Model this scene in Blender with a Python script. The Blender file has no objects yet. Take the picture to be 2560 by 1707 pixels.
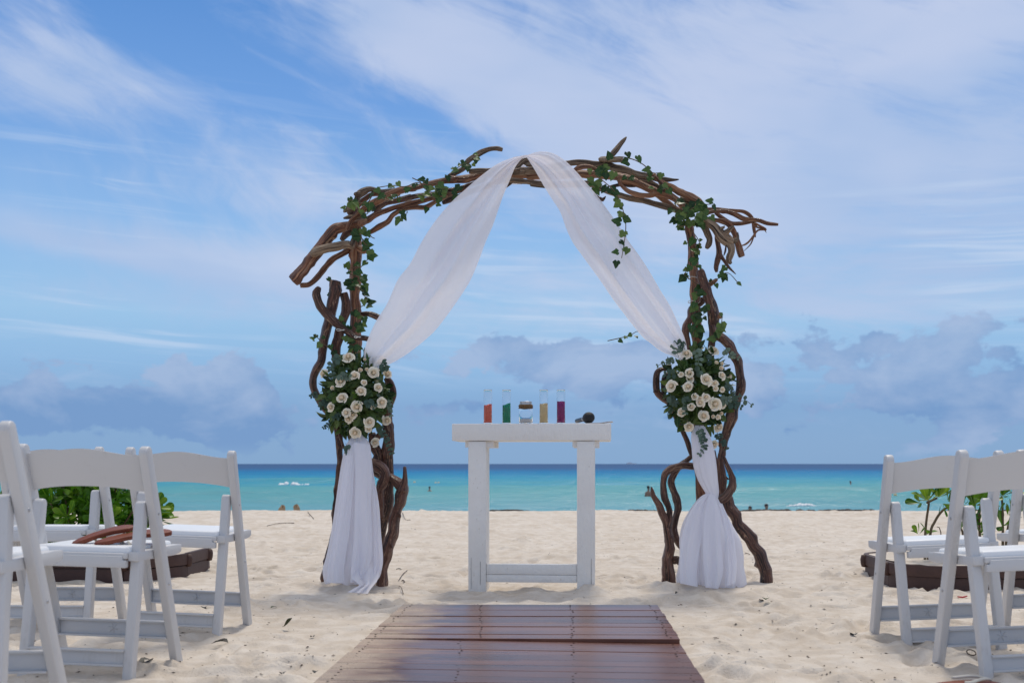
import bpy, bmesh, math, random
import numpy as np
from mathutils import Vector, Matrix, Quaternion
R = math.radians
rnd = random.Random(7)
S = bpy.context.scene
C = S.collection

# ------------------------------------------------------------------ camera
F = 2844.0                      # focal length in photograph pixels (40 mm lens)
CH = 0.72                       # camera height
HOR = 1159.0                    # photograph row of the horizon
cam = bpy.data.objects.new('camera', bpy.data.cameras.new('camera'))
C.objects.link(cam)
cam.location = (0, 0, CH)
cam.rotation_euler = (R(90), 0, 0)
cam.data.sensor_width = 36
cam.data.lens = 40
cam.data.shift_y = (HOR - 853.5) / 2560
cam.data.clip_start = 0.05
cam.data.clip_end = 60000
cam.data.dof.use_dof = True
cam.data.dof.focus_distance = 6.55
cam.data.dof.aperture_fstop = 4.5
S.camera = cam
S.view_settings.view_transform = 'Standard'
S.view_settings.look = 'None'
EXPO = 0.42
S.view_settings.exposure = EXPO
S.view_settings.gamma = 1.0
S.view_settings.use_curve_mapping = False
S.cycles.use_denoising = True
S.cycles.max_bounces = 10
S.cycles.transparent_max_bounces = 24
S.cycles.sample_clamp_indirect = 6.0

# ------------------------------------------------------------------ node helper
class X:
    """a socket with arithmetic: builds Math nodes"""
    def __init__(s, nt, sock): s.nt, s.s = nt, sock
    def _m(s, op, *a, clamp=False):
        n = s.nt.nodes.new('ShaderNodeMath'); n.operation = op; n.use_clamp = clamp
        for i, v in enumerate(a):
            if isinstance(v, X): s.nt.links.new(v.s, n.inputs[i])
            else: n.inputs[i].default_value = v
        return X(s.nt, n.outputs[0])
    def __add__(s, o): return s._m('ADD', s, o)
    __radd__ = __add__
    def __sub__(s, o): return s._m('SUBTRACT', s, o)
    def __rsub__(s, o): return s._m('SUBTRACT', o, s)
    def __mul__(s, o): return s._m('MULTIPLY', s, o)
    __rmul__ = __mul__
    def __truediv__(s, o): return s._m('DIVIDE', s, o)
    def __rtruediv__(s, o): return s._m('DIVIDE', o, s)
    def pow(s, o): return s._m('POWER', s, o)
    def exp(s): return s._m('EXPONENT', s)
    def clamp(s): return s._m('ADD', s, 0.0, clamp=True)
    def max(s, o): return s._m('MAXIMUM', s, o)
    def min(s, o): return s._m('MINIMUM', s, o)
    def sstep(s, a, b):
        n = s.nt.nodes.new('ShaderNodeMapRange'); n.interpolation_type = 'SMOOTHSTEP'
        s.nt.links.new(s.s, n.inputs['Value'])
        if a < b:
            n.inputs['From Min'].default_value = a; n.inputs['From Max'].default_value = b
            n.inputs['To Min'].default_value = 0; n.inputs['To Max'].default_value = 1
        else:
            n.inputs['From Min'].default_value = b; n.inputs['From Max'].default_value = a
            n.inputs['To Min'].default_value = 1; n.inputs['To Max'].default_value = 0
        return X(s.nt, n.outputs[0])
def comb(nt, x, y, z=0.0):
    n = nt.nodes.new('ShaderNodeCombineXYZ')
    for i, v in enumerate((x, y, z)):
        if isinstance(v, X): nt.links.new(v.s, n.inputs[i])
        else: n.inputs[i].default_value = v
    return n.outputs[0]
def noise(nt, vec, scale=1.0, detail=4.0, rough=0.5, dist=0.0, lac=2.0):
    n = nt.nodes.new('ShaderNodeTexNoise')
    if vec is not None: nt.links.new(vec, n.inputs['Vector'])
    n.inputs['Scale'].default_value = scale; n.inputs['Detail'].default_value = detail
    n.inputs['Roughness'].default_value = rough; n.inputs['Distortion'].default_value = dist
    n.inputs['Lacunarity'].default_value = lac
    return X(nt, n.outputs['Fac'])
def mixc(nt, fac, a, b):
    n = nt.nodes.new('ShaderNodeMix'); n.data_type = 'RGBA'
    for sock, v in ((n.inputs['Factor'], fac), (n.inputs['A'], a), (n.inputs['B'], b)) if False else (
            (n.inputs[0], fac), (n.inputs[6], a), (n.inputs[7], b)):
        if isinstance(v, X): nt.links.new(v.s, sock)
        elif isinstance(v, bpy.types.NodeSocket): nt.links.new(v, sock)
        elif isinstance(v, (int, float)): sock.default_value = v
        else: sock.default_value = (*v, 1.0) if len(v) == 3 else v
    return n.outputs[2]
def ramp(nt, x, stops):
    n = nt.nodes.new('ShaderNodeValToRGB'); nt.links.new(x.s if isinstance(x, X) else x, n.inputs[0])
    e = n.color_ramp.elements
    while len(e) < len(stops): e.new(0.5)
    for k, (p, c) in enumerate(stops):
        e[k].position = p; e[k].color = (*c, 1)
    return n.outputs[0]
def srgb(r, g, b):
    f = lambda v: (v / 255 / 12.92) if v <= 10 else ((v / 255 + 0.055) / 1.055) ** 2.4
    return (f(r), f(g), f(b))

# ------------------------------------------------------------------ world: Nishita sky with thin cirrus, a veil and far cumulus
SUN_EL, SUN_AZ = 63.0, 14.0      # sun is ahead, above the frame, behind thin cloud
W = bpy.data.worlds.new('World'); S.world = W; W.use_nodes = True
wt = W.node_tree; wt.nodes.clear()
wo = wt.nodes.new('ShaderNodeOutputWorld'); bg = wt.nodes.new('ShaderNodeBackground')
wt.links.new(bg.outputs[0], wo.inputs[0])
SKYS = 0.1
bg.inputs['Strength'].default_value = SKYS
sky = wt.nodes.new('ShaderNodeTexSky'); sky.sky_type = 'NISHITA'; sky.sun_disc = False
sky.sun_elevation = R(SUN_EL); sky.sun_rotation = R(SUN_AZ)
sky.air_density = 1.0; sky.dust_density = 0.6; sky.ozone_density = 2.0; sky.altitude = 0
tc = wt.nodes.new('ShaderNodeTexCoord')
sp = wt.nodes.new('ShaderNodeSeparateXYZ'); wt.links.new(tc.outputs['Generated'], sp.inputs[0])
dx, dy, dz = (X(wt, sp.outputs[i]) for i in range(3))
az = dx._m('ARCTAN2', dx, dy)
el = dz._m('ARCSINE', dz.max(0.0005))
def azel(px, py):
    a = math.atan((px - 1280) / F)
    return a, math.atan((HOR - py) / F * math.cos(a))
def blob(px, py, wx, wy, rot=0.0):
    a0, e0 = azel(px, py)
    c, s_ = math.cos(R(rot)), math.sin(R(rot))
    da, de = az - a0, el - e0
    u = (da * c + de * s_) / (wx / F)
    v = (de * c - da * s_) / (wy / F)
    return ((u * u + v * v) * -1.0).exp()
rad = lambda c: tuple(v / SKYS / 2 ** EXPO for v in c)
# cirrus: streaks that fall to the right, steeper the higher they are
slope = el.sstep(0.10, 0.30) * 0.30 + 0.07
wob = noise(wt, comb(wt, az * 3.0, el * 6.0, 3.1), 1.0, 3, 0.5) - 0.5
sline = el + az * slope + wob * 0.05
n1 = noise(wt, comb(wt, az * 4.0, sline * 19.0, 0.4), 1.0, 6, 0.58, 0.5)
n2 = noise(wt, comb(wt, az * 9.0 + wob * 2.0, sline * 42.0, 5.4), 1.0, 5, 0.6, 0.6)
n3 = noise(wt, comb(wt, az * 2.2, el * 5.0, 9.7), 1.0, 4, 0.55, 0.3)
cov = (blob(2150, 130, 1000, 330, -4) * 1.15 + blob(2300, 480, 640, 170, 0) * 0.95 + blob(1250, 190, 620, 150, -30) * 0.75
       + blob(1420, 330, 260, 70, -26) * 0.55 + blob(120, 190, 270, 120, -5) * 0.85 + blob(450, 470, 900, 50, -4) * 0.3
       + blob(250, 590, 620, 60, -6) * 0.8 + blob(420, 660, 420, 26, -8) * 0.6 + blob(100, 730, 420, 40, 0) * 0.3 + blob(700, 760, 900, 80, -2) * 0.5 + blob(2000, 760, 800, 90, 4) * 0.55
       + blob(640, 360, 420, 110, -24) * 0.35 + blob(900, 60, 420, 60, -22) * 0.5 + blob(1480, 660, 300, 60, 8) * 0.45
       - blob(1080, 315, 330, 34, -22) * 0.5 - blob(330, 120, 520, 60, -12) * 0.2)
far_cov = (el.sstep(0.42, 0.6)) * 1.1 + (az * az).sstep(0.18, 0.5) * 0.9   # unseen cloud added beyond the frame, for brighter and more neutral light
cir = (n1 * 0.62 + n2 * 0.30 + n3 * 0.25)
n4 = noise(wt, comb(wt, az * 16.0 + wob * 3.0, sline * 30.0 + wob * 2.0, 7.7), 1.0, 6, 0.62, 0.8)
cmask = ((cir - 0.60) * 3.0 + (n4 - 0.5) * 0.9 + (cov + far_cov * (n3 * 1.3)) * 0.95).sstep(0.0, 1.15)
# low haze layer: pale mid band then blue-grey towards the horizon
base = mixc(wt, el.sstep(0.75, 0.40) * 0.92, sky.outputs[0],
            ramp(wt, (el / 0.40).clamp(), [(0.0, rad(srgb(122, 163, 207))), (0.12, rad(srgb(118, 160, 208))), (0.22, rad(srgb(138, 181, 224))), (0.32, rad(srgb(152, 194, 231))),
                                           (0.50, rad(srgb(140, 184, 232))), (0.75, rad(srgb(108, 158, 222))), (1.0, rad(srgb(82, 138, 208)))]))
circ = mixc(wt, n3.sstep(0.35, 0.7), rad(srgb(172, 194, 229)), rad(srgb(199, 210, 235)))
circ = mixc(wt, el.sstep(0.40, 0.75), circ, rad(srgb(214, 213, 216)))     # unseen cloud above the frame, whitened to take blue out of the light
c1 = mixc(wt, cmask * 0.86, base, circ)
# thin level streaks low in the sky
n5 = noise(wt, comb(wt, az * 3.2 + wob * 1.0, (el + az * 0.05) * 62.0 + wob * 1.5, 2.9), 1.0, 5, 0.6, 0.5)
n6 = noise(wt, comb(wt, az * 5.0, el * 9.0, 12.9), 1.0, 3, 0.5)
stk = n5.sstep(0.50, 0.68) * n6.sstep(0.36, 0.60) * el.sstep(0.05, 0.12) * el.sstep(0.34, 0.20)
c1 = mixc(wt, stk * 0.68, c1, rad(srgb(198, 215, 239)))
# far cumulus bank
q = noise(wt, comb(wt, az * 9.0, el * 15.0, 1.7), 1.0, 7, 0.56, 0.25)
q2 = noise(wt, comb(wt, az * 26.0, el * 40.0, 4.2), 1.0, 5, 0.6, 0.2)
ccov = (blob(590, 1030, 120, 120) * 0.40 + blob(570, 940, 80, 60) * 0.30 + blob(445, 900, 30, 40) * 0.2 + blob(300, 1050, 330, 70) * 0.36 + blob(140, 1000, 60, 60) * 0.14 + blob(330, 1010, 90, 50) * 0.2 + blob(40, 1020, 110, 70) * 0.30
        + blob(2250, 900, 560, 130) * 0.30 + blob(1330, 900, 240, 70) * 0.26 + blob(1130, 1015, 110, 22) * 0.22
        + blob(1820, 860, 210, 90) * 0.24 + blob(2380, 1020, 420, 60) * 0.18
        + (az * az).sstep(0.22, 0.6) * el.sstep(0.16, 0.03) * 0.28)
cden = (q * 0.66 + q2 * 0.34 - 0.5) * 1.9 + ccov - 0.125
cum = (cden - el.sstep(0.10, 0.20) * 0.6).sstep(0.0, 0.085) * el.sstep(0.0, 0.02)
q3 = noise(wt, comb(wt, az * 9.0 - 0.35, el * 15.0 + 0.5, 1.7), 1.0, 7, 0.56, 0.25)    # light from upper right
lit = (q - q3) * 3.4 + 0.22
lit = (lit + el.sstep(0.03, 0.12) * 0.45).clamp()
cumc = mixc(wt, lit, rad(srgb(117, 153, 201)), rad(srgb(165, 185, 218)))
c2 = mixc(wt, cum * 0.78, c1, cumc)
wt.links.new(c2, bg.inputs['Color'])
W.cycles.sampling_method = 'MANUAL'; W.cycles.sample_map_resolution = 512
# ------------------------------------------------------------------ sun behind thin cloud
sun = bpy.data.objects.new('sun', bpy.data.lights.new('sun', 'SUN')); C.objects.link(sun)
sun.data.energy = 1.5; sun.data.angle = R(10); sun.data.color = (1.0, 0.92, 0.80)
sdir = Vector((math.sin(R(SUN_AZ)) * math.cos(R(SUN_EL)), math.cos(R(SUN_AZ)) * math.cos(R(SUN_EL)), math.sin(R(SUN_EL))))
sun.rotation_euler = (-sdir).to_track_quat('-Z', 'Y').to_euler()
sun.location = (0, 0, 20)

# ------------------------------------------------------------------ materials
def newmat(name):
    m = bpy.data.materials.new(name); m.use_nodes = True; nt = m.node_tree
    b = nt.nodes['Principled BSDF']; return m, nt, b
def setin(nt, sock, v):
    if isinstance(v, X): nt.links.new(v.s, sock)
    elif isinstance(v, bpy.types.NodeSocket): nt.links.new(v, sock)
    elif isinstance(v, (tuple, list)): sock.default_value = (*v, 1) if len(v) == 3 else v
    else: sock.default_value = v
def bump(nt, b, h, strength=0.3, dist=0.01):
    n = nt.nodes.new('ShaderNodeBump'); n.inputs['Strength'].default_value = strength; n.inputs['Distance'].default_value = dist
    nt.links.new(h.s, n.inputs['Height']); nt.links.new(n.outputs[0], b.inputs['Normal'])
def coord(nt, kind='Object', scale=(1, 1, 1)):
    t = nt.nodes.new('ShaderNodeTexCoord'); mp = nt.nodes.new('ShaderNodeMapping'); mp.inputs['Scale'].default_value = scale
    nt.links.new(t.outputs[kind], mp.inputs[0]); return mp.outputs[0]
def orand(nt):
    return X(nt, nt.nodes.new('ShaderNodeObjectInfo').outputs['Random'])
def geo_pos(nt, scale=(1, 1, 1)):
    g = nt.nodes.new('ShaderNodeNewGeometry'); mp = nt.nodes.new('ShaderNodeMapping'); mp.inputs['Scale'].default_value = scale
    nt.links.new(g.outputs['Position'], mp.inputs[0]); return mp.outputs[0]
M = {}
# sand
m, nt, b = newmat('sand'); M['sand'] = m
p = geo_pos(nt)
a1 = noise(nt, p, 1.3, 5, 0.6); a2 = noise(nt, p, 420.0, 3, 0.7); a3 = noise(nt, p, 9.0, 5, 0.6); a4 = noise(nt, p, 90.0, 3, 0.6)
colr = mixc(nt, a1.sstep(0.3, 0.7) * 0.45 + a3.sstep(0.38, 0.62) * 0.55, (0.575, 0.495, 0.405), (0.735, 0.67, 0.59))
colr = mixc(nt, a2.sstep(0.62, 0.75) * 0.45, colr, (0.42, 0.33, 0.24))
setin(nt, b.inputs['Base Color'], colr); b.inputs['Roughness'].default_value = 0.95; b.inputs['Specular IOR Level'].default_value = 0.15
bump(nt, b, a4 * 1.0 + a2 * 0.4 + a3 * 1.6, 0.7, 0.008)
# water
m, nt, b = newmat('sea_water'); M['sea'] = m
g = nt.nodes.new('ShaderNodeNewGeometry'); sx = nt.nodes.new('ShaderNodeSeparateXYZ'); nt.links.new(g.outputs['Position'], sx.inputs[0])
wx, wy = X(nt, sx.outputs[0]), X(nt, sx.outputs[1])
inv = (2.07 * F) / wy.max(1.0)                      # depth below the far horizon grows with nearness to shore
wn = noise(nt, comb(nt, wx * 0.012, wy * 0.05, 0.0), 1.0, 5, 0.55, 0.4) - 0.5
wn2 = noise(nt, comb(nt, wx * 0.16, wy * 0.42, 3.0), 1.0, 5, 0.6, 0.3) - 0.5
tt = (inv + (wn * 40.0 + wn2 * 48.0) * (inv / 60.0).clamp()) / 125.0
wcol = ramp(nt, tt.clamp(), [(0.0, (0.052, 0.108, 0.225)), (0.09, (0.045, 0.118, 0.26)), (0.16, (0.016, 0.18, 0.39)), (0.29, (0.030, 0.275, 0.43)),
                             (0.46, (0.095, 0.335, 0.375)), (0.70, (0.12, 0.34, 0.385)), (1.0, (0.14, 0.345, 0.43))])
nt.nodes.remove(b)
out = nt.nodes['Material Output']
df = nt.nodes.new('ShaderNodeBsdfDiffuse'); gl = nt.nodes.new('ShaderNodeBsdfGlossy'); mx = nt.nodes.new('ShaderNodeMixShader')
nt.links.new(wcol, df.inputs['Color']); gl.inputs['Roughness'].default_value = 0.22
gl.inputs['Color'].default_value = (0.9, 0.95, 1, 1)
bp = nt.nodes.new('ShaderNodeBump'); bp.inputs['Strength'].default_value = 0.9; bp.inputs['Distance'].default_value = 0.6
bh = noise(nt, comb(nt, wx * 0.22, wy * 0.8, 1.0), 1.0, 6, 0.62, 0.3)
nt.links.new(bh.s, bp.inputs['Height'])
nt.links.new(bp.outputs[0], gl.inputs['Normal']); nt.links.new(bp.outputs[0], df.inputs['Normal'])
mx.inputs[0].default_value = 0.06
nt.links.new(df.outputs[0], mx.inputs[1]); nt.links.new(gl.outputs[0], mx.inputs[2]); nt.links.new(mx.outputs[0], out.inputs[0])
# driftwood in three tones; uv: x round the branch, y metres along it
def wood(name, dark, mid, light, tan, patch=0.62, rough=0.5):
    m, nt, b = newmat(name); M[name] = m
    t = nt.nodes.new('ShaderNodeTexCoord'); su = nt.nodes.new('ShaderNodeSeparateXYZ'); nt.links.new(t.outputs['UV'], su.inputs[0])
    u, v = X(nt, su.outputs[0]), X(nt, su.outputs[1]); r_ = orand(nt)
    cu = (u * 6.2832)._m('COSINE', u * 6.2832); suu = (u * 6.2832)._m('SINE', u * 6.2832)
    vec = comb(nt, cu, suu, v * 5.0 + r_ * 40.0)
    gr = noise(nt, comb(nt, cu * 2.2, suu * 2.2, v * 3.6 + r_ * 30.0), 1.5, 5, 0.62, 0.9)
    bl = noise(nt, vec, 0.9, 4, 0.6, 0.6); bl2 = noise(nt, comb(nt, cu * 2.0, suu * 2.0, v * 14.0 + r_ * 17.0), 1.3, 6, 0.70, 1.2)
    c = ramp(nt, (gr * 0.75 + bl * 0.35 + (r_ - 0.5) * 0.10), [(0.44, dark), (0.545, mid), (0.65, light)])
    c = mixc(nt, bl2.sstep(patch - 0.02, patch + 0.03) * 0.9, c, tan)
    c = mixc(nt, bl.sstep(0.56, 0.68) * (0.38 if 'red' in name else 0.6 if 'grey' in name else 0.22), c, (0.33, 0.27, 0.215))
    c = mixc(nt, gr.sstep(0.43, 0.37) * 0.8, c, tuple(x * 0.35 for x in dark))
    setin(nt, b.inputs['Base Color'], c)
    b.inputs['Roughness'].default_value = rough
    bump(nt, b, gr * 1.0 + bl2 * 0.5, 0.9, 0.02)
wood('driftwood_red', (0.062, 0.024, 0.014), (0.27, 0.108, 0.054), (0.46, 0.235, 0.130), (0.48, 0.275, 0.155), 0.60)
wood('driftwood_grey', (0.045, 0.030, 0.022), (0.20, 0.135, 0.088), (0.42, 0.31, 0.21), (0.38, 0.20, 0.10), 0.61, 0.7)
wood('driftwood_dark', (0.018, 0.008, 0.006), (0.105, 0.042, 0.027), (0.20, 0.090, 0.058), (0.40, 0.245, 0.15), 0.585, 0.34)
# painted white timber
m, nt, b = newmat('white_paint'); M['paint'] = m
p = coord(nt, 'Object'); g1 = noise(nt, coord(nt, 'Object', (14, 14, 3.0)), 5.0, 5, 0.6); g2 = noise(nt, p, 3.0, 4, 0.6); g3 = noise(nt, p, 38.0, 3, 0.5)
c = mixc(nt, g2.sstep(0.35, 0.7), (0.83, 0.80, 0.755), (0.88, 0.86, 0.82))
c = mixc(nt, (g3 * g1).sstep(0.38, 0.46) * 0.6, c, (0.48, 0.40, 0.31))
setin(nt, b.inputs['Base Color'], c); b.inputs['Roughness'].default_value = 0.5
g4 = noise(nt, coord(nt, 'Object', (1.0, 1.0, 1.0)), 16.0, 6, 0.7)
bump(nt, b, g1 * 1.2 + g3 * 0.5 + g4, 0.6, 0.008)
# chair resin
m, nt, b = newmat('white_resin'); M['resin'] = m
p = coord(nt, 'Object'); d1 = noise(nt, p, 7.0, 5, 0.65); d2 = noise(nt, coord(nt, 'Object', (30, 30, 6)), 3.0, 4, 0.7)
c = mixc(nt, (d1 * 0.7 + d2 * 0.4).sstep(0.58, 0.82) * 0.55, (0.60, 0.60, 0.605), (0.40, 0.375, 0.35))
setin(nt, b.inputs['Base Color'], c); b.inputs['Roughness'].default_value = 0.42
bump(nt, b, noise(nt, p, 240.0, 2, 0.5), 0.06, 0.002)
m, nt, b = newmat('white_vinyl'); M['vinyl'] = m
b.inputs['Base Color'].default_value = (0.82, 0.84, 0.86, 1); b.inputs['Roughness'].default_value = 0.38
bump(nt, b, noise(nt, coord(nt), 160.0, 2, 0.5) + noise(nt, coord(nt), 9.0, 2, 0.5) * 3.0, 0.10, 0.003)
# deck planks
m, nt, b = newmat('deck_plank'); M['deck'] = m
r_ = orand(nt); t = nt.nodes.new('ShaderNodeTexCoord'); so = nt.nodes.new('ShaderNodeSeparateXYZ'); nt.links.new(t.outputs['Object'], so.inputs[0])
ox, oy = X(nt, so.outputs[0]), X(nt, so.outputs[1])
gr = noise(nt, comb(nt, ox * 1.6 + r_ * 31.0, oy * 42.0, r_ * 9.0), 1.0, 6, 0.65, 0.6)
bl = noise(nt, comb(nt, ox * 2.5 + r_ * 11.0, oy * 9.0, r_ * 5.0), 1.0, 4, 0.6)
c = ramp(nt, gr * 0.8 + bl * 0.3 + (r_ - 0.5) * 0.22, [(0.32, (0.042, 0.013, 0.009)), (0.52, (0.118, 0.042, 0.026)), (0.74, (0.21, 0.084, 0.049))])
c = mixc(nt, bl.sstep(0.64, 0.70) * 0.6, c, (0.030, 0.016, 0.018))
g = nt.nodes.new('ShaderNodeNewGeometry'); sx = nt.nodes.new('ShaderNodeSeparateXYZ'); nt.links.new(g.outputs['Position'], sx.inputs[0])
gx, gy = X(nt, sx.outputs[0]), X(nt, sx.outputs[1])
dn = noise(nt, comb(nt, gx * 4.5, gy * 9.0, 0.0), 1.0, 5, 0.6); dfine = noise(nt, comb(nt, gx * 260.0, gy * 260.0, 0.0), 1.0, 2, 0.6)
edge = ((gx + 0.62 - (gy - 3.5) * 0.05) * -1.0).sstep(-0.42, 0.05)
dust = ((dn - 0.52) * 2.4 + edge * 1.35 - 0.25).clamp() * (dfine.sstep(0.32, 0.56))
c = mixc(nt, dust * 0.85, c, (0.55, 0.45, 0.34))
setin(nt, b.inputs['Base Color'], c)
setin(nt, b.inputs['Roughness'], 0.22 + gr * 0.14 + dust * 0.4)
b.inputs['Specular IOR Level'].default_value = 0.6
bump(nt, b, gr, 0.22, 0.004)
def plain(key, col, rough=0.5, metal=0.0, name=None, bscale=None, bstr=0.2):
    m, nt, b = newmat(name or key); M[key] = m
    p = coord(nt); v = noise(nt, p, 18.0, 4, 0.6)
    setin(nt, b.inputs['Base Color'], mixc(nt, v.sstep(0.3, 0.7), tuple(x * 0.82 for x in col), col))
    b.inputs['Roughness'].default_value = rough; b.inputs['Metallic'].default_value = metal
    if bscale: bump(nt, b, noise(nt, p, bscale, 3, 0.6), bstr, 0.004)
    return m
plain('nail', (0.03, 0.022, 0.02), 0.5, 0.6); plain('black', (0.006, 0.006, 0.008), 0.55, bscale=900, bstr=0.5, name='black_mesh')
plain('mic_body', (0.018, 0.022, 0.032), 0.35); plain('silver', (0.55, 0.55, 0.56), 0.42, 1.0, name='silver_metal')
plain('twine', (0.24, 0.145, 0.07), 0.9, bscale=220, bstr=0.9); plain('paper', (0.78, 0.76, 0.78), 0.7)
plain('paper_ink', (0.06, 0.07, 0.10), 0.7)
plain('coral_sand', srgb(236, 112, 92), 0.9, bscale=900); plain('green_sand', srgb(0, 146, 110), 0.9, bscale=900)
plain('beige_sand', srgb(236, 210, 158), 0.9, bscale=900); plain('purple_sand', srgb(150, 30, 112), 0.9, bscale=900)
plain('white_sand', (0.75, 0.73, 0.70), 0.9, bscale=900)
plain('tan_leather', srgb(122, 56, 30), 0.55, bscale=120, name='brown_rubber'); plain('strap', (0.66, 0.62, 0.54), 0.5)
plain('edging', (0.070, 0.032, 0.024), 0.62, bscale=30, bstr=0.35, name='brown_edging')
plain('bark', (0.16, 0.11, 0.06), 0.8, bscale=60, bstr=0.5); plain('green_stem', (0.17, 0.17, 0.05), 0.6)
plain('ivy_stem', (0.13, 0.085, 0.04), 0.7); plain('dry_twig', (0.075, 0.05, 0.032), 0.8); plain('dark_leaf', (0.02, 0.018, 0.014), 0.6)
plain('seaweed', (0.018, 0.014, 0.010), 0.7); plain('skin', (0.34, 0.17, 0.11), 0.5); plain('hair', (0.012, 0.010, 0.010), 0.5)
plain('buoy', (0.72, 0.50, 0.22), 0.5); plain('rock', (0.40, 0.28, 0.17), 0.9, bscale=20, bstr=0.8); plain('tie', (0.7, 0.7, 0.68), 0.5)
plain('red_plastic', (0.45, 0.02, 0.03), 0.4); plain('ship', (0.85, 0.87, 0.9), 0.6)
plain('foam', (0.83, 0.86, 0.88), 0.9)
# petals
m, nt, b = newmat('cream_petal'); M['petal'] = m
r_ = orand(nt); t = nt.nodes.new('ShaderNodeTexCoord'); so = nt.nodes.new('ShaderNodeSeparateXYZ'); nt.links.new(t.outputs['Object'], so.inputs[0])
rr = (X(nt, so.outputs[0]).pow(2.0) + X(nt, so.outputs[1]).pow(2.0)).pow(0.5)
c = mixc(nt, rr.sstep(0.62, 0.05), (0.92, 0.84, 0.68), (0.92, 0.76, 0.56))
setin(nt, b.inputs['Base Color'], c); b.inputs['Roughness'].default_value = 0.6
b.inputs['Subsurface Weight'].default_value = 0.12; b.inputs['Subsurface Radius'].default_value = (0.01, 0.006, 0.004)
b.inputs['Subsurface Scale'].default_value = 0.3
# leaves
def leafmat(key, c0, c1, c2, rough=0.4, trans=0.25, vein=0.25):
    m, nt, b = newmat(key); M[key] = m
    r_ = orand(nt); t = nt.nodes.new('ShaderNodeTexCoord'); so = nt.nodes.new('ShaderNodeSeparateXYZ'); nt.links.new(t.outputs['Object'], so.inputs[0])
    lx = X(nt, so.outputs[0]); lx = lx._m('ABSOLUTE', lx)
    v = noise(nt, t.outputs['Object'], 3.0, 3, 0.6)
    c = ramp(nt, r_ * 0.8 + v * 0.35 - 0.08, [(0.1, c0), (0.5, c1), (0.92, c2)])
    c = mixc(nt, lx.sstep(0.035, 0.0) * vein, c, tuple(min(1, x * 2.2) for x in c2))
    setin(nt, b.inputs['Base Color'], c); b.inputs['Roughness'].default_value = rough; b.inputs['Specular IOR Level'].default_value = 0.3
    tr = nt.nodes.new('ShaderNodeBsdfTranslucent'); nt.links.new(c, tr.inputs[0])
    mx = nt.nodes.new('ShaderNodeMixShader'); mx.inputs[0].default_value = trans
    nt.links.new(b.outputs[0], mx.inputs[1]); nt.links.new(tr.outputs[0], mx.inputs[2]); nt.links.new(mx.outputs[0], nt.nodes['Material Output'].inputs[0])
leafmat('ivy_leaf', (0.016, 0.045, 0.014), (0.045, 0.105, 0.026), (0.145, 0.215, 0.058))
leafmat('bouquet_leaf', (0.012, 0.030, 0.009), (0.042, 0.092, 0.024), (0.130, 0.185, 0.050), 0.4)
leafmat('eucalyptus_leaf', (0.050, 0.090, 0.066), (0.085, 0.140, 0.105), (0.16, 0.22, 0.165), 0.55)
leafmat('shrub_leaf', (0.022, 0.085, 0.004), (0.075, 0.20, 0.012), (0.20, 0.32, 0.025), 0.32, 0.3, 0.35)
leafmat('litter_leaf', (0.03, 0.03, 0.015), (0.03, 0.06, 0.02), (0.06, 0.10, 0.03), 0.6, 0.1)
# sheer fabric
m, nt, b = newmat('sheer_chiffon'); M['sheer'] = m
nt.nodes.remove(b); out = nt.nodes['Material Output']
df = nt.nodes.new('ShaderNodeBsdfDiffuse'); tl = nt.nodes.new('ShaderNodeBsdfTranslucent'); tp = nt.nodes.new('ShaderNodeBsdfTransparent')
df.inputs[0].default_value = (0.90, 0.89, 0.94, 1); tl.inputs[0].default_value = (0.90, 0.89, 0.94, 1)
m1 = nt.nodes.new('ShaderNodeMixShader'); m1.inputs[0].default_value = 0.28
nt.links.new(df.outputs[0], m1.inputs[1]); nt.links.new(tl.outputs[0], m1.inputs[2])
lw = nt.nodes.new('ShaderNodeLayerWeight'); lw.inputs[0].default_value = 0.35
fc = X(nt, lw.outputs['Facing']).sstep(0.0, 0.9) * 0.07 + 0.89
m2 = nt.nodes.new('ShaderNodeMixShader'); nt.links.new(fc.s, m2.inputs[0])
nt.links.new(tp.outputs[0], m2.inputs[1]); nt.links.new(m1.outputs[0], m2.inputs[2]); nt.links.new(m2.outputs[0], out.inputs[0])
# glass
m, nt, b = newmat('clear_glass'); M['glass'] = m
b.inputs['Base Color'].default_value = (1, 1, 1, 1); b.inputs['Roughness'].default_value = 0.01
b.inputs['Transmission Weight'].default_value = 1.0; b.inputs['IOR'].default_value = 1.27

# ------------------------------------------------------------------ mesh helpers
def P(px, py, Y):
    """the point at distance Y that the photograph shows at (px, py)"""
    return Vector(((px - 1280) / F * Y, Y, CH - (py - HOR) / F * Y))
def mesh(name, verts, faces, mat, smooth=True, uvs=None):
    me = bpy.data.meshes.new(name)
    me.from_pydata([tuple(v) for v in verts], [], faces); me.update()
    if mat is not None: me.materials.append(M[mat] if isinstance(mat, str) else mat)
    if smooth: me.polygons.foreach_set('use_smooth', [True] * len(me.polygons))
    if uvs is not None:
        l = me.uv_layers.new(name='uv'); vi = np.zeros(len(me.loops), int); me.loops.foreach_get('vertex_index', vi)
        l.data.foreach_set('uv', np.array(uvs)[vi].ravel())
    return me
def put(name, me, parent=None, loc=(0, 0, 0), mat=None):
    o = bpy.data.objects.new(name, me); C.objects.link(o)
    if parent is not None: o.parent = parent
    if mat is not None: o.matrix_local = mat if parent is not None else mat
    else: o.location = loc
    return o
def wput(name, verts, faces, mat, parent, smooth=True, uvs=None):
    """part given in world coordinates under an unrotated thing"""
    b = parent.location if parent else Vector((0, 0, 0))
    return put(name, mesh(name, [Vector(v) - b for v in verts], faces, mat, smooth, uvs), parent)
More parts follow.
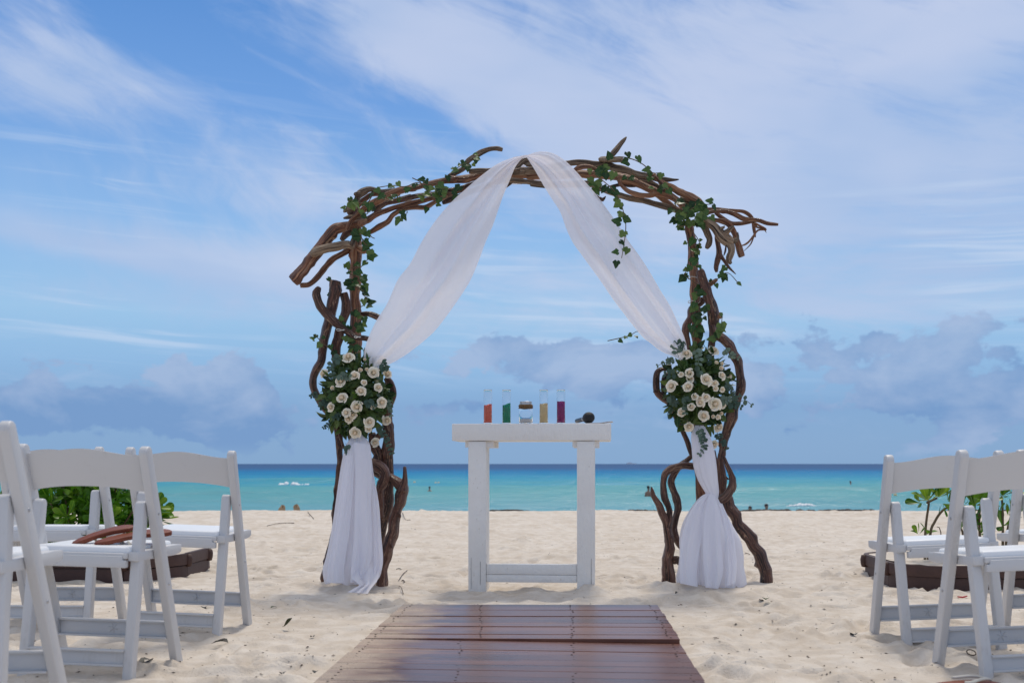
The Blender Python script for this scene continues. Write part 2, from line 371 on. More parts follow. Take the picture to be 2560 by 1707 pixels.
def thing(name, label, cat, loc=(0, 0, 0), group=None):
    o = bpy.data.objects.new(name, None); C.objects.link(o); o.location = loc; o.empty_display_size = 0.05
    o['label'] = label; o['category'] = cat
    if group: o['group'] = group
    return o
def tag(o, label, cat, group=None):
    o['label'] = label; o['category'] = cat
    if group: o['group'] = group
    return o
def catmull(pts, step):
    pts = [np.array(p, float) for p in pts]
    if len(pts) < 3: 
        n = max(2, int(np.linalg.norm(pts[1][:3] - pts[0][:3]) / step)); return [pts[0] + (pts[1] - pts[0]) * i / n for i in range(n + 1)]
    q = [2 * pts[0] - pts[1]] + pts + [2 * pts[-1] - pts[-2]]
    out = []
    for i in range(1, len(q) - 2):
        a, b, c, d = q[i - 1], q[i], q[i + 1], q[i + 2]
        n = max(1, int(round(np.linalg.norm((c - b)[:3]) / step)))
        for k in range(n):
            t = k / n
            out.append(0.5 * (2 * b + (c - a) * t + (2 * a - 5 * b + 4 * c - d) * t * t + (3 * b - 3 * c + d - a) * t ** 3))
    out.append(pts[-1]); return out
def tube(pts, step=0.012, seg=12, lump=0.10, seed=0, endround=True):
    """pts: (x, y, z, r). A lumpy tapered limb; returns verts, faces, uvs"""
    rg = np.random.RandomState(seed)
    q = catmull(pts, step); n = len(q)
    pos = np.array([p[:3] for p in q]); rad_ = np.array([max(0.0012, p[3]) for p in q])
    tan = np.gradient(pos, axis=0); tan /= np.linalg.norm(tan, axis=1)[:, None] + 1e-9
    ref = np.array([0, -1.0, 0]); 
    if abs(tan[0] @ ref) > 0.9: ref = np.array([1.0, 0, 0])
    u = np.cross(tan[0], ref); u /= np.linalg.norm(u)
    ln = np.concatenate([[0], np.cumsum(np.linalg.norm(np.diff(pos, axis=0), axis=1))])
    ph = rg.rand(8) * 6.28; k1 = 8 + rg.rand() * 6; k2 = 22 + rg.rand() * 14
    th = np.arange(seg) / seg * 2 * math.pi
    if lump > 0.12:      # driftwood: kinks along the run, knots and flutes round it
        kx = np.array([np.interp(ln, np.arange(0, ln[-1] + 0.2, 0.055), rg.randn(len(np.arange(0, ln[-1] + 0.2, 0.055)))) for _ in range(3)]).T
        w_ = np.minimum(1, np.minimum(ln, ln[-1] - ln) / 0.05)[:, None]; pos = pos + kx * rad_[:, None] * 0.13 * w_
        kn = [(rg.rand() * ln[-1], rg.rand() * 6.283, 0.10 + 0.28 * rg.rand() ** 2, 0.008 + 0.02 * rg.rand()) for _ in range(int(ln[-1] / 0.11))]
        nt_ = np.interp(ln, np.arange(0, ln[-1] + 0.1, 0.03), rg.randn(len(np.arange(0, ln[-1] + 0.1, 0.03))))
    else: kn = []; nt_ = np.zeros(n)
    V = []; UV = []
    for i in range(n):
        t = tan[i]; u = u - t * (u @ t); u /= np.linalg.norm(u) + 1e-9; w = np.cross(t, u)
        s = ln[i]
        rr = rad_[i] * (1 + lump * (0.5 * np.sin(k1 * s + ph[0]) + 0.35 * np.sin(k2 * s + ph[1])
                    + 0.55 * np.sin(2 * th + ph[2] + s * 3) + 0.35 * np.sin(3 * th + ph[3] - s * 5 + np.sin(s * k1 + ph[5]))
                    + 0.25 * np.sin(5 * th + ph[4] + s * 9 * np.sin(ph[6]))))
        for (s0, t0, a_, w0) in kn:
            if abs(s - s0) < w0 * 3: rr = rr * (1 + a_ * math.exp(-((s - s0) / w0) ** 2) * np.exp(-(np.angle(np.exp(1j * (th - t0))) / 0.7) ** 2))
        rr = rr * (1 + 0.05 * nt_[i])
        if endround and i in (0, n - 1): rr = rr * 0.86
        for k in range(seg):
            V.append(pos[i] + rr[k] * (math.cos(th[k]) * u + math.sin(th[k]) * w)); UV.append((k / seg if k <= seg / 2 else 1 - k / seg, s))
    Fc = [(i * seg + k, i * seg + (k + 1) % seg, (i + 1) * seg + (k + 1) % seg, (i + 1) * seg + k) for i in range(n - 1) for k in range(seg)]
    for i, sgn in ((0, -1), (n - 1, 1)):
        c = len(V); V.append(pos[i] + tan[i] * sgn * rad_[i] * (0.10 if endround else 0.0)); UV.append((0.5, ln[i]))
        for k in range(seg):
            a, b_ = i * seg + k, i * seg + (k + 1) % seg
            Fc.append((a, c, b_) if sgn < 0 else (a, b_, c))
    Fc = [tuple(reversed(f)) for f in Fc]
    return V, Fc, UV
def join(parts):
    V, Fc, UV = [], [], []
    for p in parts:
        o = len(V); V += list(p[0]); Fc += [tuple(i + o for i in f) for f in p[1]]
        UV += list(p[2]) if len(p) > 2 and p[2] is not None else [(0, 0)] * len(p[0])
    return V, Fc, UV
def box(cx, cy, cz, sx, sy, sz, bev=0.004, segs=2, taper=None):
    bm = bmesh.new(); bmesh.ops.create_cube(bm, size=1)
    for v in bm.verts: v.co = Vector((v.co.x * sx + cx, v.co.y * sy + cy, v.co.z * sz + cz))
    if bev: bmesh.ops.bevel(bm, geom=bm.edges[:], offset=bev, segments=segs, affect='EDGES', profile=0.5)
    bm.verts.index_update(); r = ([v.co.copy() for v in bm.verts], [tuple(v.index for v in f.verts) for f in bm.faces]); bm.free(); return r
def extrude(poly, axis, a, b, bev=0.004, segs=2):
    """poly: 2-D outline; extruded along axis (0 x, 1 y, 2 z) from a to b, edges bevelled"""
    bm = bmesh.new()
    def mk(t):
        vs = []
        for (p, q) in poly:
            co = {0: (t, p, q), 1: (p, t, q), 2: (p, q, t)}[axis]; vs.append(bm.verts.new(co))
        return vs
    A, B = mk(a), mk(b); n = len(poly)
    bm.faces.new(A); bm.faces.new(list(reversed(B)))
    for i in range(n): bm.faces.new((A[i], B[i], B[(i + 1) % n], A[(i + 1) % n]))
    bmesh.ops.recalc_face_normals(bm, faces=bm.faces[:])
    if bev:
        ed = [e for e in bm.edges if e.calc_face_angle(0) > 0.5]
        bmesh.ops.bevel(bm, geom=ed, offset=bev, segments=segs, affect='EDGES', profile=0.5)
    bm.verts.index_update(); r = ([v.co.copy() for v in bm.verts], [tuple(v.index for v in f.verts) for f in bm.faces]); bm.free(); return r
def lathe(prof, seg=32, cx=0, cy=0, cz=0):
    V, Fc = [], []
    for (r_, z) in prof:
        for k in range(seg): V.append(Vector((cx + r_ * math.cos(k / seg * 6.283185), cy + r_ * math.sin(k / seg * 6.283185), cz + z)))
    n = len(prof)
    for i in range(n - 1):
        for k in range(seg): Fc.append((i * seg + k, i * seg + (k + 1) % seg, (i + 1) * seg + (k + 1) % seg, (i + 1) * seg + k))
    Fc.append(tuple(reversed(range(seg)))); Fc.append(tuple(range((n - 1) * seg, n * seg)))
    return V, Fc
def flatshade(o, ang=35):
    me = o.data; me.polygons.foreach_set('use_smooth', [True] * len(me.polygons))
    me.set_sharp_from_angle(angle=R(ang)); return o
def frame(z, x=None):
    """3x3 with local z along z and local x near x"""
    z = Vector(z).normalized(); x = Vector(x) if x is not None else Vector((1, 0, 0))
    x = x - z * x.dot(z)
    if x.length < 1e-4: x = Vector((0, 1, 0)) - z * z.y
    x.normalize(); y = z.cross(x)
    return Matrix((x, y, z)).transposed()
def xf(loc, rot3, sc=1.0):
    s = sc if isinstance(sc, (tuple, list)) else (sc, sc, sc)
    return Matrix.Translation(loc) @ rot3.to_4x4() @ Matrix.Diagonal((*s, 1))

# ------------------------------------------------------------------ ground shape
def vnoise(x, y, seed=0):
    xi, yi = np.floor(x).astype(np.int64), np.floor(y).astype(np.int64); fx, fy = x - xi, y - yi
    def h(a, b):
        n = (a * 374761393 + b * 668265263 + seed * 974711) & 0xffffffff
        n = ((n ^ (n >> 13)) * 1274126177) & 0xffffffff
        return ((n ^ (n >> 16)) & 0xffff) / 65535.0
    u, v = fx * fx * fx * (fx * (fx * 6 - 15) + 10), fy * fy * fy * (fy * (fy * 6 - 15) + 10)
    return (h(xi, yi) * (1 - u) + h(xi + 1, yi) * u) * (1 - v) + (h(xi, yi + 1) * (1 - u) + h(xi + 1, yi + 1) * u) * v - 0.5
rs = np.random.RandomState(11)
NF = 1500
fy_ = 3.0 + (rs.rand(NF) ** 1.25) * 13.5; fx_ = (rs.rand(NF) - 0.5) * 2 * (fy_ * 0.52 + 0.3); fa = rs.rand(NF) * 6.283
fl = 0.06 + rs.rand(NF) * 0.08; fw = 0.03 + rs.rand(NF) * 0.035; fd = 0.005 + rs.rand(NF) ** 1.7 * 0.022
mounds = [(0.462, 6.33, 0.085, 0.035), (0.43, 6.40, 0.06, 0.03), (-0.27, 6.33, 0.09, 0.018), (-0.15, 6.3, 0.07, 0.018), (0.10, 6.28, 0.12, 0.012),
          (1.02, 6.55, 0.12, 0.02), (0.85, 6.5, 0.1, 0.02), (-1.02, 6.6, 0.15, 0.012), (1.05, 5.35, 0.06, 0.022), (-0.95, 4.35, 0.07, 0.03)]
def ground(x, y):
    x = np.asarray(x, float); y = np.asarray(y, float); sh = np.broadcast(x, y).shape
    x, y = np.broadcast_to(x, sh).ravel(), np.broadcast_to(y, sh).ravel()
    z = 0.026 * vnoise(x / 1.3, y / 1.1, 1) + 0.018 * vnoise(x / 0.47 + 3, y / 0.36, 2)
    wp = vnoise(x / 0.3, y / 0.3, 9) * 0.12
    r1 = 1 - np.abs(vnoise((x + wp) / 0.24, (y + wp) / 0.15, 3)) * 2; z += 0.012 * (r1 - 0.6)
    z += 0.012 * vnoise(x / 0.11, y / 0.075, 4) + 0.0065 * vnoise(x / 0.045, y / 0.035, 5)
    fade = np.clip((22 - y) / 6, 0, 1)
    z *= fade
    near = np.where((y > 2.9) & (y < 17) & (np.abs(x) < 9.5))[0]
    if len(near):
        if len(near) > 50:
            order = near[np.argsort(y[near], kind='stable')]; ys = y[order]
            for k in range(NF):
                R0 = fl[k] * 2.4
                i0, i1 = np.searchsorted(ys, fy_[k] - R0), np.searchsorted(ys, fy_[k] + R0)
                idx = order[i0:i1]; idx = idx[np.abs(x[idx] - fx_[k]) < R0]
                if len(idx): z[idx] += foot(x[idx], y[idx], k)
        else:
            for k in range(NF):
                z[near] += foot(x[near], y[near], k)
    for (mx_, my, mr, mh) in mounds:
        d2 = ((x - mx_) ** 2 + ((y - my) * 1.3) ** 2) / mr ** 2
        z += mh * np.exp(-d2) * (1 + 0.5 * vnoise(x / 0.02, y / 0.02, 8))
    z += 0.035 * np.clip((y - 9) / 6, 0, 1)
    drop = 0.030 * np.clip(y - 16.1, 0, None) ** 2
    z -= 2.6 * (1 - np.exp(-drop / 2.6))
    # flat bed under the boardwalk
    ax = np.abs(x - (0.086 - (5.48 - y) * 0.047)); bed = np.clip((0.70 - ax) / 0.10, 0, 1) * np.clip((5.56 - y) / 0.08, 0, 1)
    z = z * (1 - bed) + bed * np.minimum(z, -0.01)
    return z.reshape(sh)
def foot(x, y, k):
    c, s = math.cos(fa[k]), math.sin(fa[k]); dx_, dy_ = x - fx_[k], y - fy_[k]
    u, v = (dx_ * c + dy_ * s) / fl[k], (dy_ * c - dx_ * s) / fw[k]; q_ = u * u + v * v
    return fd[k] * (-np.exp(-q_ * 1.1) + 0.75 * np.exp(-(np.sqrt(q_) - 1.45) ** 2 * 4.0))
def gz(x, y): return float(ground(np.array([x]), np.array([y]))[0])
def grid_mesh(name, xs, ys, Z, mat):
    nx, ny = len(xs), len(ys); XX, YY = np.meshgrid(xs, ys)
    co = np.stack([XX, YY, Z], -1).reshape(-1, 3).astype(np.float32)
    i = np.arange(nx * ny).reshape(ny, nx); q_ = np.stack([i[:-1, :-1], i[:-1, 1:], i[1:, 1:], i[1:, :-1]], -1).reshape(-1, 4)
    me = bpy.data.meshes.new(name); me.vertices.add(len(co)); me.vertices.foreach_set('co', co.ravel())
    me.loops.add(q_.size); me.loops.foreach_set('vertex_index', q_.ravel().astype(np.int32))
    me.polygons.add(len(q_)); me.polygons.foreach_set('loop_start', np.arange(0, q_.size, 4, dtype=np.int32))
    me.polygons.foreach_set('use_smooth', np.ones(len(q_), bool)); me.update(calc_edges=True); me.validate()
    me.materials.append(M[mat]); return me
def spread(a, b, s0, grow, lim):
    v = [a]; s = s0
    while v[-1] < b: v.append(v[-1] + s); s = min(s * grow, lim)
    return v
half = list(np.arange(0, 2.5, 0.0145)); half += spread(half[-1] + 0.015, 9, 0.016, 1.015, 0.12)[0:]; half += spread(half[-1] + 0.15, 90, 0.2, 1.12, 12)
xs = np.array([-v for v in reversed(half[1:])] + half)
ys = [-40, -25, -15, -8, -4, -2, 0, 1, 2, 2.6, 3.0] + list(np.arange(3.1, 7.4, 0.0145)); ys += spread(ys[-1] + 0.015, 17.5, 0.015, 1.008, 0.07); ys += spread(ys[-1] + 0.08, 70, 0.1, 1.1, 6)
ys = np.array(ys)
XX, YY = np.meshgrid(xs, ys)
beach = put('beach', grid_mesh('beach', xs, ys, ground(XX, YY), 'sand')); beach['kind'] = 'structure'
# ------------------------------------------------------------------ sea
SEA = -1.35
half = list(np.arange(0, 50, 0.7)); half += spread(half[-1] + 0.8, 14000, 0.9, 1.09, 1500)
sxs = np.array([-v for v in reversed(half[1:])] + half)
sys_ = [19.0]
while sys_[-1] < 30000: sys_.append(sys_[-1] * 1.0062 + 0.02)
sys_ = np.array(sys_)
XX, YY = np.meshgrid(sxs, sys_)
def seaz(X_, Y_):
    wob_ = 3.0 * vnoise(X_ / 22, Y_ / 30, 21) + 1.2 * vnoise(X_ / 7, Y_ / 12, 22)
    z = 0.07 * np.sin((Y_ + wob_ * 2) / 7.5 * 6.283) * (1 + vnoise(X_ / 15, Y_ / 9, 23)) + 0.10 * vnoise(X_ / 3.2, Y_ / 1.6, 24) + 0.06 * vnoise(X_ / 1.5, Y_ / 0.8, 25)
    z *= np.clip((420 - Y_) / 300, 0, 1)
    for (x0, x1, y0, w, h) in ((-40, -9, 130.5, 1.3, 0.42), (15, 31, 89, 1.3, 0.26), (8, 26, 58.5, 0.9, 0.15), (-24, -6, 76, 1.1, 0.14), (3, 18, 112, 1.4, 0.20)):
        yy = Y_ - y0 - 1.0 * vnoise(X_ / 6, X_ * 0, 31); prof = np.where(yy < 0, np.exp(-(yy / (w * 0.5)) ** 2), np.exp(-(yy / (w * 1.6)) ** 2))
        ends = np.clip((X_ - x0) / 4, 0, 1) * np.clip((x1 - X_) / 4, 0, 1)
        z = z + h * prof * ends * (1 + 0.5 * vnoise(X_ / 3, X_ * 0, 32))
    return z + SEA
sea = put('sea', grid_mesh('sea', sxs, sys_, seaz(XX, YY), 'sea')); sea['kind'] = 'structure'
def foam(label, px0, px1, py, hgt, depth, seed):
    d = (CH - SEA) * F / (py - HOR); x0, x1 = (px0 - 1280) / F * d, (px1 - 1280) / F * d
    nx, ny = 70, 14; V = []; Fc = []
    base = thing('wave_foam', label, 'foam', ((x0 + x1) / 2, d, SEA))
    for j in range(ny):
        for i in range(nx):
            u, v = i / (nx - 1), j / (ny - 1); x = x0 + (x1 - x0) * u
            env = math.sin(math.pi * u) ** 0.8 * max(0.05, 0.45 + 1.5 * float(vnoise(np.array([u * 9.0]), np.array([0.3]), seed)[0]) + 0.7 * float(vnoise(np.array([u * 27.0]), np.array([2.3]), seed)[0]))
            a = v * math.pi
            z = SEA - 0.05 + hgt * max(0.02, env) * math.sin(a) ** 0.8 + 0.10 * hgt * float(vnoise(np.array([x * 5]), np.array([v * 7.0]), seed + 1)[0])
            y = d - math.cos(a) * depth * (0.3 + 0.7 * env) + 0.2 * depth * float(vnoise(np.array([x * 4]), np.array([v * 5.0]), seed + 2)[0])
            V.append((x, y, z))
    for j in range(ny - 1):
        for i in range(nx - 1): Fc.append((j * nx + i, j * nx + i + 1, (j + 1) * nx + i + 1, (j + 1) * nx + i))
    wput('foam_crest', V, Fc, 'foam', base)
foam('long white breaking wave crest on the sea left of the arch', 683, 778, 1211, 0.40, 0.8, 41)
foam('small white wave crest near the shore right of the arch', 1966, 2044, 1262, 0.15, 0.35, 45)
foam('faint distant white wave crest just right of a chair back', 580, 604, 1212, 0.16, 0.3, 49)

# ------------------------------------------------------------------ boardwalk: two panels of planks
def panel(y0, y1, label, zl, zr, sag):
    th = math.atan(0.047); n = 10; L = (y1 - y0); pw = L / n
    cx = 0.086 - (5.48 - (y0 + y1) / 2) * 0.047
    t = thing('boardwalk_panel', label, 'boardwalk', (cx, (y0 + y1) / 2, 0.0), 'boardwalk panels')
    t.rotation_euler = (0, math.atan2(zl - zr, 1.22), -th)
    zc = (zl + zr) / 2; nails = []
    for k in range(n):
        w = pw - 0.0028 - rnd.random() * 0.0015
        V, Fc = box(0, 0, 0, 1.225 + rnd.uniform(-0.003, 0.003), w, 0.024, 0.0012, 1)
        yk = -L / 2 + pw * (k + 0.5)
        o = flatshade(put('plank', mesh('plank', V, Fc, 'deck'), t, (rnd.uniform(-0.002, 0.002), yk, zc - 0.012 + rnd.uniform(-0.0015, 0.0015) + sag * (k / n - 0.5))))
        o.rotation_euler = (rnd.uniform(-0.0025, 0.0025), rnd.uniform(-0.001, 0.001), rnd.uniform(-0.0015, 0.0015))
        for xk in (-0.575, -0.19, 0.20, 0.575):
            for q_ in (-1, 1):
                nails.append(lathe([(0.0045, 0), (0.004, 0.0012)], 8, xk + rnd.uniform(-0.008, 0.008) - 0.02 * (k - 4) * (xk == -0.19) * 0.4, yk + q_ * pw * 0.24, zc + 0.0002 + sag * (k / n - 0.5)))
    V, Fc, _ = join(nails); o = put('nail_heads', mesh('nail_heads', V, Fc, 'nail'), t); o['kind'] = 'stuff'
    for xk in (-0.55, 0.0, 0.55):
        V, Fc = box(xk, 0, zc - 0.052, 0.045, L - 0.03, 0.05, 0.003); flatshade(put('joist', mesh('joist', V, Fc, 'deck'), t))
panel(4.415, 5.48, 'far panel of the wooden boardwalk nearest the white table', 0.042, 0.046, 0.0)
panel(3.335, 4.405, 'near panel of the wooden boardwalk at the bottom of picture', 0.040, 0.030, -0.004)

# ------------------------------------------------------------------ white altar table
T = thing('altar_table', 'tall narrow white painted wooden table under the arch', 'table', (0.108, 6.42, 0.0))
T.rotation_euler = (0, 0, R(-4.5))
def tpart(name, b_, mat='paint'): return flatshade(put(name, mesh(name, b_[0], b_[1], mat), T))
def leg_poly(x0, x1): return [(x0, 0.0), (x1, 0.0), (x1, 0.20), (x0, 0.20)]
tpart('tabletop', box(0.0, 0.20, 0.899, 0.90, 0.404, 0.096, 0.004))
for x0 in (-0.358, 0.258):
    o = tpart('leg', box(x0 + 0.0505, 0.108, 0.398, 0.101, 0.20, 0.90, 0.004))
    for gx_ in ((0.068, 0.016) if x0 < 0 else (0.080,)):
        V, Fc = box(x0 + gx_ + 0.001, 0.0076, 0.10, 0.0012 if gx_ > 0.05 else 0.0007, 0.002, 0.12 + rnd.random() * 0.08, 0)
        put('crack', mesh('crack', V, Fc, 'nail'), o)
for (x0, x1) in ((-0.378, -0.232 + 0.016), (0.232, 0.384)):
    for yy in (0.03, 0.33): tpart('cleat', box((x0 + x1) / 2, yy + 0.012, 0.832, x1 - x0, 0.022, 0.037, 0.002))
tpart('crossboard', box(0.0005, 0.045, 0.1225, 0.513, 0.055, 0.058, 0.003)); tpart('crossboard', box(0.0005, 0.043, 0.0705, 0.513, 0.05, 0.043, 0.003))
def onT(px, dyt=0.07):
    """a spot on the tabletop under the photograph column px"""
    Y = 6.42 + dyt; return Vector(((px - 1280) / F * Y, Y, 0.9475))
def vase(px, fill, slant, sm, label, dyt):
    c = onT(px, dyt); t = thing('glass_vase', label, 'vase', c, 'cylinder vases of coloured sand'); r = 0.0252; H = 0.193
    prof = [(0.0015, 0), (r - 0.002, 0), (r, 0.003), (r, H - 0.012), (r - 0.0022, H - 0.007), (r - 0.0022, H - 0.003), (r, H - 0.001), (r - 0.002, H), (r - 0.0035, H - 0.003), (r - 0.0038, H - 0.010), (r - 0.0022, H - 0.016), (r - 0.0022, 0.010), (r - 0.004, 0.006), (0.0015, 0.006)]
    V, Fc = lathe(prof, 36); put('glass', mesh('glass', V, Fc, 'glass'), t)
    V, Fc = [], []; seg = 32; rr = r - 0.0026
    rings = [(0.0, 0.0065), (rr, 0.0065), (rr, None), (rr * 0.66, None), (rr * 0.33, None), (0.0, None)]
    for (q_, z) in rings:
        for k in range(seg):
            a = k / seg * 6.2832; x, y = q_ * math.cos(a), q_ * math.sin(a)
            V.append((x, y, z if z is not None else fill + slant * x / rr + 0.0025 * math.sin(3 * x / rr + y * 80) + 0.002 * (1 - (q_ / rr) ** 2)))
    for i in range(len(rings) - 1):
        for k in range(seg): Fc.append((i * seg + k, i * seg + (k + 1) % seg, (i + 1) * seg + (k + 1) % seg, (i + 1) * seg + k))
    o = put('coloured_sand', mesh('coloured_sand', V, Fc, sm), t); return t
vase(1219.7, 0.107, 0.003, 'coral_sand', 'glass cylinder vase half filled with coral orange sand', 0.05)
vase(1266.3, 0.110, 0.006, 'green_sand', 'glass cylinder vase half filled with emerald green sand', 0.06)
vase(1359.3, 0.113, 0.001, 'beige_sand', 'glass cylinder vase half filled with pale beige sand', 0.055)
vase(1402.3, 0.125, -0.002, 'purple_sand', 'glass cylinder vase filled two thirds with purple sand', 0.05)
t = thing('mason_jar', 'square glass jar with metal lid and twine round its neck', 'jar', onT(1314.5, 0.07))
def sqlathe(prof, e, seg=40):
    V, Fc = [], []
    for (r_, z, sq) in prof:
        for k in range(seg):
            a = k / seg * 6.2832; c, s = math.cos(a), math.sin(a); n_ = 2 + sq * 3; f = (abs(c) ** n_ + abs(s) ** n_) ** (-1 / n_)
            V.append((r_ * c * f, r_ * s * f, z))
    for i in range(len(prof) - 1):
        for k in range(seg): Fc.append((i * seg + k, i * seg + (k + 1) % seg, (i + 1) * seg + (k + 1) % seg, (i + 1) * seg + k))
    Fc.append(tuple(reversed(range(seg)))); Fc.append(tuple(range((len(prof) - 1) * seg, len(prof) * seg))); return V, Fc
V, Fc = sqlathe([(0.034, 0, 1), (0.038, 0.004, 1), (0.0395, 0.012, 1), (0.0395, 0.078, 1), (0.037, 0.088, .6), (0.033, 0.094, 0), (0.033, 0.118, 0), (0.0305, 0.118, 0), (0.0305, 0.094, 0), (0.034, 0.086, .6), (0.0365, 0.076, 1), (0.0365, 0.014, 1), (0.034, 0.008, 1), (0.002, 0.008, 1)], 0)
put('glass', mesh('glass', V, Fc, 'glass'), t)
V, Fc = sqlathe([(0.001, 0.0085, 1), (0.0345, 0.0085, 1), (0.036, 0.016, 1), (0.036, 0.024, 1), (0.030, 0.028, 1), (0.015, 0.021, .5), (0.001, 0.024, 0)], 0); put('white_sand', mesh('white_sand', V, Fc, 'white_sand'), t)
V, Fc = lathe([(0.0345, 0.108), (0.0350, 0.110), (0.0350, 0.113), (0.0342, 0.1145), (0.0350, 0.116), (0.0350, 0.1185), (0.0342, 0.120), (0.0350, 0.1215), (0.0350, 0.1255), (0.0338, 0.127), (0.0300, 0.1272), (0.0295, 0.1262), (0.001, 0.1265)], 40)
put('lid', mesh('lid', V, Fc, 'silver'), t)
tw = []
for k in range(6):
    zz = 0.0885 + k * 0.0036; rr = 0.0385 + 0.0022 * math.sin(k * 2.1); pts = []
    for a in range(19):
        th = a / 18 * 6.2832; pts.append((rr * math.cos(th), rr * math.sin(th), zz + 0.0015 * math.sin(3 * th + k * 2), 0.0026))
    tw.append(tube(pts, 0.006, 6, 0.25, k, False))
for k in range(8):
    a = rnd.uniform(3.4, 6.0); x, y = 0.040 * math.cos(a), 0.040 * math.sin(a); z = rnd.uniform(0.086, 0.106)
    tw.append(tube([(x, y, z, 0.0007), (x * 1.08, y * 1.08, z + rnd.uniform(-.004, .002), 0.0006), (x * 1.1 + rnd.uniform(-.006, .006), y * 1.1, z + rnd.uniform(-.009, .003), 0.0004)], 0.004, 4, 0, 0, False))
V, Fc, _ = join(tw); put('twine', mesh('twine', V, Fc, 'twine'), t)
# papers and microphone
c = onT(1478, 0.10)
V, Fc = [], []; nx, ny = 18, 6
for j in range(ny):
    for i in range(nx):
        u, v = i / (nx - 1) - 0.5, j / (ny - 1) - 0.5
        V.append((u * 0.245 + v * 0.02, v * 0.165 - u * 0.02, 0.0015 + 0.0115 * max(0, u + 0.1) ** 1.6 * 2.2 + 0.0022 * math.sin(u * 9 + v * 4) ** 2))
for j in range(ny - 1):
    for i in range(nx - 1): Fc.append((j * nx + i, j * nx + i + 1, (j + 1) * nx + i + 1, (j + 1) * nx + i))
o = tag(put('paper_sheets', mesh('paper_sheets', V, Fc, 'paper'), None, c), 'thin white paper sheets lying under the microphone on the table', 'paper')
sm_ = o.modifiers.new('thick', 'SOLIDIFY'); sm_.thickness = 0.0018
t = thing('microphone', 'black handheld microphone with foam head lying on white papers', 'microphone', c + Vector((-0.005, -0.02, 0.004)))
h0 = Vector((-0.012, -0.045, 0.0300)); h1 = Vector((-0.085, 0.15, 0.0150)); ax = (h1 - h0).normalized()
V, Fc = lathe([(0.0005, -0.027), (0.010, -0.0262), (0.020, -0.021), (0.026, -0.012), (0.0285, 0.0), (0.0285, 0.010), (0.026, 0.022), (0.019, 0.030), (0.013, 0.033)], 30)
rot = frame(ax).to_4x4(); put('foam_head', mesh('foam_head', [rot @ Vector(v) * 1.14 for v in V], Fc, 'black'), t, h0)
V, Fc = lathe([(0.0125, 0.028), (0.015, 0.034), (0.0148, 0.062), (0.0135, 0.075), (0.0125, 0.17), (0.0115, 0.175), (0.001, 0.1755)], 24)
put('handle', mesh('handle', [rot @ Vector(v) for v in V], Fc, 'mic_body'), t, h0)
V, Fc = lathe([(0.0150, 0.062), (0.0156, 0.063), (0.0152, 0.072), (0.0140, 0.073)], 24); put('ring', mesh('ring', [rot @ Vector(v) for v in V], Fc, 'silver'), t, h0)

# ------------------------------------------------------------------ driftwood arch
YA = 6.80
ZM = {'A': (700, 320, 3.672), 'B': (1300, 320, 3.5636), 'C': (700, 700, 3.4075), 'D': (700, 1100, 3.7325), 'E': (1580, 640, 3.015), 'G': (1580, 1080, 3.5625), 'f': (0, 0, 1.0)}
def zp(z, x, y):
    a, b_, s = ZM[z]; return a + x / s, b_ + y / s
arch = thing('driftwood_arch', 'wedding arch of twisted brown driftwood branches lashed together on the sand', 'arch', (0.08, YA, 0.0))
def limb(z, pts, d0=0.0, d1=None, mat='driftwood_red', name='branch', seg=12, lump=0.16):
    d1 = d0 if d1 is None else d1; out_ = []; n = len(pts)
    for i, p_ in enumerate(pts):
        px, py = zp(p_[3] if len(p_) > 3 else z, p_[0], p_[1]); s = ZM[p_[3] if len(p_) > 3 else z][2]; Y = YA + d0 + (d1 - d0) * i / (n - 1)
        v = P(px, py, Y); out_.append((v.x, v.y, v.z, p_[2] / s / 2 / F * Y * (1.12 if (p_[3] if len(p_) > 3 else z) in 'CD' else 1.03)))
    V, Fc, UV = tube(out_, 0.013, seg, lump, rnd.randint(0, 9999)); return wput(name, V, Fc, mat, arch, True, UV)
G_, K_, D_ = 'driftwood_grey', 'driftwood_red', 'driftwood_dark'
# posts down to the sand
limb('A', [(700, 880, 84), (700, 1000, 88), (697, 1200, 90), (695, 1400, 90), (690, 1560, 88), (640, 300, 84, 'C'), (640, 600, 84, 'C'), (645, 900, 84, 'C'), (655, 1300, 84, 'C'), (690, 400, 95, 'D'), (690, 800, 95, 'D'), (690, 1360, 95, 'D')], 0.02, 0.05, K_, 'post')
limb('B', [(1500, 860, 70), (1512, 920, 75), (1530, 1020, 78), (1547, 1180, 86), (1552, 1320, 90), (1558, 1500, 95), (478, 300, 76, 'E'), (490, 520, 72, 'E'), (490, 800, 72, 'E'), (500, 1200, 72, 'E'), (590, 300, 80, 'G'), (610, 540, 80, 'G'), (620, 900, 85, 'G'), (620, 1340, 85, 'G')], 0.03, 0.06, K_, 'post')
